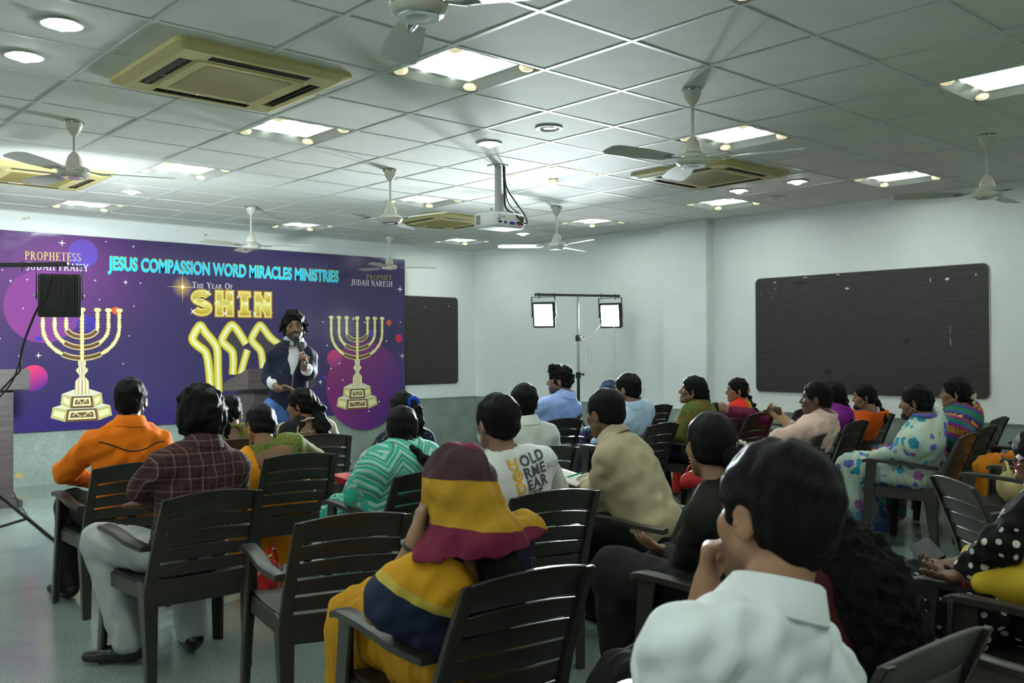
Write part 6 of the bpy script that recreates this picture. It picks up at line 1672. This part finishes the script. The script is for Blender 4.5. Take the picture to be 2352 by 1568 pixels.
# ------------------------------------------------------------------ projector
def projector():
    t = empty('projector', (3.28, 1.47, 2.40)); tag(t, 'white ceiling projector with cables on a drop pole', 'projector')
    MB().loft([[(x, y, -.062) for x, y in rrect(.30, .22, .03)], [(x, y, -.05) for x, y in rrect(.33, .25, .03)], [(x, y, .045) for x, y in rrect(.33, .25, .03)], [(x, y, .055) for x, y in rrect(.31, .23, .03)]]).build('housing', WHITEPL_M, t, bevel=.002, seg=1)
    MB().box((0, 0, .062), (.26, .05, .012)).box((0, 0, .062), (.05, .2, .012)).build('mount_plate', M('mount_grey', (.45, .46, .45), .4), t)
    MB().box((-.01, 0, .255), (.040, .040, .38)).box((.012, .0, .14), (.055, .03, .16)).build('drop_pole', M('mount_grey', (.45, .46, .45), .4), t, bevel=.003, seg=1)
    MB().box((-.01, 0, .438), (.12, .12, .008)).build('ceiling_plate', M('mount_grey', (.45, .46, .45), .4), t)
    for x, z, w, h, c, n in ((-.10, -.022, .030, .014, (.02, .02, .02), 'port'), (-.045, -.025, .028, .014, (.02, .02, .02), 'port'), (.025, -.026, .045, .022, (.02, .03, .35), 'blue_plug'), (.105, -.03, .035, .018, (.5, .04, .02), 'red_plug'), (.125, .018, .036, .03, (.02, .02, .02), 'power_socket'), (-.08, .022, .07, .016, (.5, .52, .5), 'label_strip'), (-.11, .0, .03, .006, (.1, .1, .1), 'small_port')):
        MB().box((x, -.127, z), (w, .010, h)).build(n, M('port_%s' % n, c, .4), t, bevel=.002, seg=1)
    for i in range(6): MB().box((-.166, .06, -.03+.012*i), (.004, .05, .005)).build('vent_slot', DARK_M, t)
    MB().lathe([(.032, 0), (.034, .01), (.03, .02), (.001, .021)], 20).build('lens', M('lens_glass', (.02, .02, .03), .05), t, smooth=True).matrix_local = Matrix.Translation((.08, .125, 0))@Matrix.Rotation(-PI/2, 4, 'X')
    for z in (.06,):
        for sx in (-1, 1): MB().tube([(sx*.11, -.05, .058), (sx*.13, -.06, .075)], .006, 6).ball((sx*.135, -.065, .078), .010, 8, 6).build('mount_screw', SILVER_M, t, smooth=True)
    q = lambda *a: [V(3.28, 1.47, 2.40)+V(*p) for p in a]
    cable('projector_cable', q((.03, -.02, .44), (.032, -.03, .2), (.03, -.05, .1), (.07, -.12, .04), (.105, -.16, -.01), (.05, -.15, -.026)), 'thick black signal cable looping down to the blue plug of the projector', .008)
    cable('projector_cable', q((.04, -.02, .44), (.05, -.03, .28), (.12, -.06, .16), (.18, -.10, .06), (.17, -.14, -.01), (.115, -.14, -.03)), 'black power lead arching out beside the projector', .007)
    cable('projector_cable', q((.045, -.01, .44), (.055, -.02, .22), (.08, -.05, .12), (.15, -.10, .05), (.175, -.12, .035), (.14, -.13, .02)), 'thin black lead running to the projector power socket', .005)
projector()

# ------------------------------------------------------------------ the speaker
def speaker():
    hip = at(660, 900, 7.45)[:2]; F = 158; c = Ctx((hip[0], hip[1]), F)
    p = Person('standing man in a navy zip jacket and jeans speaking into a microphone', (675, 749), 7.42, F, tuple(hip), hyaw=-2, hpitch=-3, hroll=4, skin=(.20, .105, .062), sw=.158, g=.94, stand=True, h=.009, fh=.0042,
               arms=dict(R=(c(616, 868, 7.52), c(640, 893, 7.28), dict(d=c(668, 888, 7.22)-c(640, 893, 7.28), n=V(-.3, .6, -.3), curl=(.2, .3, .2), fh=.005)), L=(c(712, 856, 7.42), c(698, 842, 7.22), dict(d=V(-.1, .35, .85), n=V(.9, .3, -.2), curl=(1.15, 1.3, .7), fh=.005, flip=-1))))
    p.finish(beard=.92, lips=(.26, .12, .10))
    NV = cloth('navy_jacket', (.010, .014, .035), .7); WS = cloth('white_shirt_cloth', (.70, .72, .74))
    S = SDF(); p.torso(S, .014, hips=True)
    for nm in 'LR': p.arm(S, nm, .010, fore=.40, r=(.046, .044, .044))
    S.cone(p.N, p.N+p.u*.12, .064, .064, .004, -1); zl = p.H[2]-.035
    S.cone(p.tp(0, .105, 1.05), p.tp(0, .125, .52), .078, .022, .008, -1); S.cut.append(lambda X, Y, Z: zl-Z+0*X)
    p.garment('jacket', S, NV, .005, 9, h=.009, seed=3)
    S = SDF(); p.torso(S, .002); S.cone(p.N, p.N+p.u*.12, .060, .060, .004, -1)
    for nm in 'LR':
        a, e, w, _ = p.A[nm]; S.cone(e+(w-e)*.40, e+(w-e)*.60, .050, .0475, .004)
    p.garment('white_shirt', S, WS, .002, 12, h=.009); p.collar(WS)
    m = MB(); rings = []
    for a in np.linspace(-1.5*PI+.42, .5*PI-.42, 26):
        R_ = lambda r, z: p.N+p.u*.008+p.T@V(math.cos(a)*r*1.04, math.sin(a)*r+.0, z); f = (math.sin(a)+1)/2
        rings.append([R_(.086, -.01), R_(.082, .030-.03*f), R_(.088, .034-.03*f), R_(.114, -.018-.05*f), R_(.110, -.024-.05*f)])
    m.loft(rings).build('jacket_collar', NV, p.root, smooth=True)
    t = bvh_of(bpy.data.objects[[o.name for o in p.root.children if o.name.startswith('jacket') and 'collar' not in o.name][0]]); d = p.T@V(0, -1, 0)
    for xs_ in ([(-.006, tt) for tt in np.linspace(.62, .02, 14)], [(.05*np.sin(q*1.2), .62+.28*q) for q in np.linspace(0, 1, 8)], [(-.055*np.sin(q*1.2), .62+.28*q) for q in np.linspace(0, 1, 8)]):
        pts = []
        for x, tt in xs_:
            h = t.ray_cast(Vector(p.tp(x, .6, tt)), Vector(d))
            if h[0] is not None: pts.append(np.array(h[0])+np.array(h[1])*.002)
        if len(pts) > 2: MB().tube(pts, .004, 6).build('zip', SILVER_M, p.root, smooth=True)
    for sg in (-1, 1):
        vs = []
        for i in range(7):
            for j in range(3):
                h = t.ray_cast(Vector(p.tp(sg*(.055+.012*i), .6, .60-.045*j-.02*(1-abs(i-3)/3)*(j == 2))), Vector(d)); vs.append(np.array(h[0])+np.array(h[1])*.004 if h[0] is not None else p.tp(sg*.1, .13, .55))
        mesh_obj('pocket_flap', vs, [(i*3+j, i*3+j+1, (i+1)*3+j+1, (i+1)*3+j) for i in range(6) for j in range(2)], NV, p.root, True); 
        hh = t.ray_cast(Vector(p.tp(sg*.09, .6, .515)), Vector(d))
        if hh[0] is not None: MB().ball(np.array(hh[0])+np.array(hh[1])*.004, .006, 8, 6).build('button', SILVER_M, p.root, smooth=True)
    p.trousers(M('blue_denim', (.045, .12, .36), .8, var=.35, vscale=16, bump=.3, bscale=30), shoes=M('black_polished_leather', (.006, .006, .007), .15), r=(.088, .066, .056))
    p.hair('shaggy', vol=.010, amp=.006, freq=20, h=.005, line=.022, nape=-.085)
    rr = random.Random(2); m = MB()
    for sg in (-1, 1):
        for i in range(26):
            a = p.hp(sg*rr.uniform(.066, .086), rr.uniform(-.05, .03), rr.uniform(.0, .07)); b = a+p.HR@V(sg*rr.uniform(.006, .030), rr.uniform(-.01, .02), -rr.uniform(.03, .07)); e = b+p.HR@V(sg*rr.uniform(.004, .022), rr.uniform(-.01, .01), rr.uniform(-.012, .012))
            m.tube([a, b, e], [.006, .004, .001], 5)
    for i in range(16):
        x = rr.uniform(-.01, .06)*(-1 if i % 3 == 0 else 1); a = p.hp(x*.6, .05, .108); m.tube([a, p.hp(x*1.2, .082, .090), p.hp(x*1.45, .070, .055)], [.008, .006, .001], 5)
    tag(p.part(m, 'hair_locks', HAIR_M, normals=False), kind='stuff')
    # microphone in the left hand, raised to the mouth
    a, e, w, _ = p.A['L']; g = w+(V(-.1, .35, .85)/np.linalg.norm(V(-.1, .35, .85)))*.075+V(.012, .02, 0)
    mouth = p.hp(0.0, .115, -.085); ax = (mouth-g)/np.linalg.norm(mouth-g); b0 = g-ax*.06
    T_ = empty('microphone', tuple(p.root.location), math.radians(F)); tag(T_, 'black handheld microphone held to the speaker\'s mouth', 'microphone')
    tip_ = mouth-ax*.012
    MB().tube([b0, tip_-ax*.045], [.013, .018], 14).build('handle', M('mic_body', (.012, .012, .014), .25, .3), T_, smooth=True)
    for q_ in (0.0, .10): MB().tube([b0+ax*q_, b0+ax*(q_+.012)], .0185, 14).build('silver_band', SILVER_M, T_, smooth=True)
    k = MB(); k.ball((0, 0, 0), .026, 16, 12); vs = np.array(k.v)*np.array([1, 1, 1.1])+tip_-ax*.022; mesh_obj('mesh_head', vs, k.f, M('mic_mesh', (.012, .012, .013), .5, .4, bump=.8, bscale=300), T_, True)
speaker()

# ------------------------------------------------------------------ small things carried or left on seats
PAPER_M = M('paper', (.72, .72, .68), .8)
def book(name, pos, rz, rx, size, cover, label, cat='book', openb=False):
    t = empty(name, tuple(pos)); t.rotation_euler = (rx, 0, rz); tag(t, label, cat); w, h, d = size
    if openb:
        for sg in (-1, 1):
            MB().prism([(0, 0), (sg*w*.5, .018), (sg*w, .010), (sg*w, .002), (0, -.006)], 1, -h/2, h/2).build('page_block', PAPER_M, t)
        MB().box((0, 0, -.009), (2*w+.006, h+.006, .004)).build('cover', cover, t)
    else:
        MB().box((0, 0, 0), (w-.006, h-.008, d-.006)).build('page_block', PAPER_M, t); MB().box((0, 0, d/2-.001), (w, h, .004)).box((0, 0, -d/2+.001), (w, h, .004)).box((-w/2, 0, 0), (.004, h, d)).build('cover', cover, t, bevel=.001, seg=1)
    return t
book('notebook', at(1306, 1098, 4.95), .4, .25, (.13, .20, .02), M('brown_cover', (.12, .05, .03), .5), 'open white notebook the khaki-shirted man writes in', 'notebook', True)
pn = at(1318, 1098, 4.9); tag(MB().tube([pn+V(-.05, .03, .0), pn+V(.05, -.01, .025)], .005, 8).build('pen', M('green_pen', (.02, .35, .18), .3), smooth=True), 'green pen in the hand over the notebook', 'pen')
book('thick_book', at(800, 1102, 5.65), .3, .2, (.12, .17, .035), M('red_cover', (.45, .02, .03), .5), 'thick red-edged book on the lap of the navy dress', 'book')
book('thick_book', at(930, 1400, 2.85), .2, .15, (.12, .17, .03), M('black_cover', (.02, .018, .018), .5), 'red and white book with black cover on the lap of the hooded woman', 'book')
b_ = at(926, 1382, 2.80); book('booklet', b_, .6, .5, (.07, .10, .008), M('pink_red_cover', (.65, .05, .08), .5), 'small red booklet tucked beside the elbow of the hooded woman', 'booklet')
def phone():
    a, b = at(2100, 1236, 3.42), at(2160, 1300, 3.18); t = empty('mobile_phone', tuple((a+b)/2)); tag(t, 'large black mobile phone held by the woman in yellow', 'phone')
    y = (a-b)/np.linalg.norm(a-b); x = np.cross(y, CF); x /= np.linalg.norm(x); n = np.cross(x, y); x = x*math.cos(.85)+n*math.sin(.85); n = np.cross(x, y); R = np.stack([x, y, n], 1); q = R@rotx(0)
    m = MB().loft([[tuple(R@V(u, v, -.005)) for u, v in rrect(.078, .165, .012)], [tuple(R@V(u, v, .005)) for u, v in rrect(.078, .165, .012)]]); m.build('phone_body', M('black_glass', (.004, .004, .005), .35, spec=.2), t, bevel=.001, seg=1)
    MB().loft([[tuple(R@V(u, v, .0052)) for u, v in rrect(.070, .155, .010)], [tuple(R@V(u, v, .0058)) for u, v in rrect(.070, .155, .010)]]).build('screen', M('dark_screen', (.003, .003, .004), .3, spec=.2), t)
phone()
def handbag(pos, mat, label, sc=1.0, rz=0, name='handbag'):
    t = empty(name, tuple(pos), rz); tag(t, label, 'bag'); S = SDF(); S.ell(V(0, 0, .09)*sc, V(.15, .085, .10)*sc, None, .02); S.cone(V(-.10, 0, .05)*sc, V(.10, 0, .05)*sc, .06*sc, .06*sc, .04); S.cut.append(lambda X, Y, Z: -Z+.002+0*X)
    vs, fs = S.mesh(.008, (), lambda q: .005*_noise(q, 10, 3)); np_obj('bag_body', vs, fs, mat, t)
    for sg in (-1, 1): MB().tube([V(.11*math.cos(a), sg*.035, .14+.10*math.sin(a))*sc for a in np.linspace(0, PI, 14)], .009*sc, 8).build('handle', mat, t, smooth=True)
    MB().tube([V(-.12, 0, .182)*sc, V(0, 0, .192)*sc, V(.12, 0, .182)*sc], .006*sc, 8).build('zip', GOLD_M, t, smooth=True)
x, y, a = CH['D']; handbag((x+.06, y+.02, .425), cloth('beige_leather', (.42, .34, .14), .55), 'beige handbag with looped handles on a plastic chair seat', 1.0, .5)
q = atz(605, 1372, 0); handbag((q[0], q[1], 0), M('red_patent', (.42, .012, .012), .2), 'glossy red handbag on the floor under the orange saree', 1.15, .8)
q = at(1592, 1096, 3.75); handbag((q[0], q[1], q[2]-.04), cloth('red_black_purse', (.40, .015, .015), .6), 'small red purse held in front of the woman in black', .36, .3, 'purse')
q = at(2000, 1074, 6.75); t_ = empty('cloth_pouch', tuple(q)); tag(t_, 'pale yellow cloth pouch in the lap of the flowered saree', 'pouch'); S = SDF(); S.cone(V(-.07, 0, 0), V(.08, 0, .02), .030, .034, .02); vs, fs = S.mesh(.007, (), lambda p: .005*_noise(p, 18, 2)); np_obj('pouch_body', vs, fs, cloth('pale_yellow_cloth', (.58, .55, .16)), t_); MB().tube([V(.085, 0, .03), V(.10, .01, .06), V(.08, .02, .07)], .004, 6).build('drawstring', cloth('pale_yellow_cord', (.5, .45, .15)), t_, smooth=True)
# the sitter whose orange saree shows beyond the handbag chair
CH['P27'] = tip((2300, 1052), 4)
def last_person():
    c = Ctx('P27'); hx = topx((c.hip[0], c.hip[1]+.03, 1.07)); p = Person('woman in a plain orange saree sitting beyond the handbag chair', hx[:2], hx[2], 8, c.hip, hyaw=20, skin=(.18, .09, .055), female=True, hs=.94, sw=.17)
    p.finish(); p.shirt(cloth('dark_blouse', (.03, .02, .02)), 'half', False); p.skirt(cloth('orange_silk', (.62, .21, .01)), amp=.01); p.wrap(cloth('orange_silk', (.62, .21, .01)), .026, bottom=0, k=.08); p.hair('tied')
    x, y, a = CH['P27']; chair(x, y, a, 'dark brown plastic armchair holding the woman in the plain orange saree')
last_person()
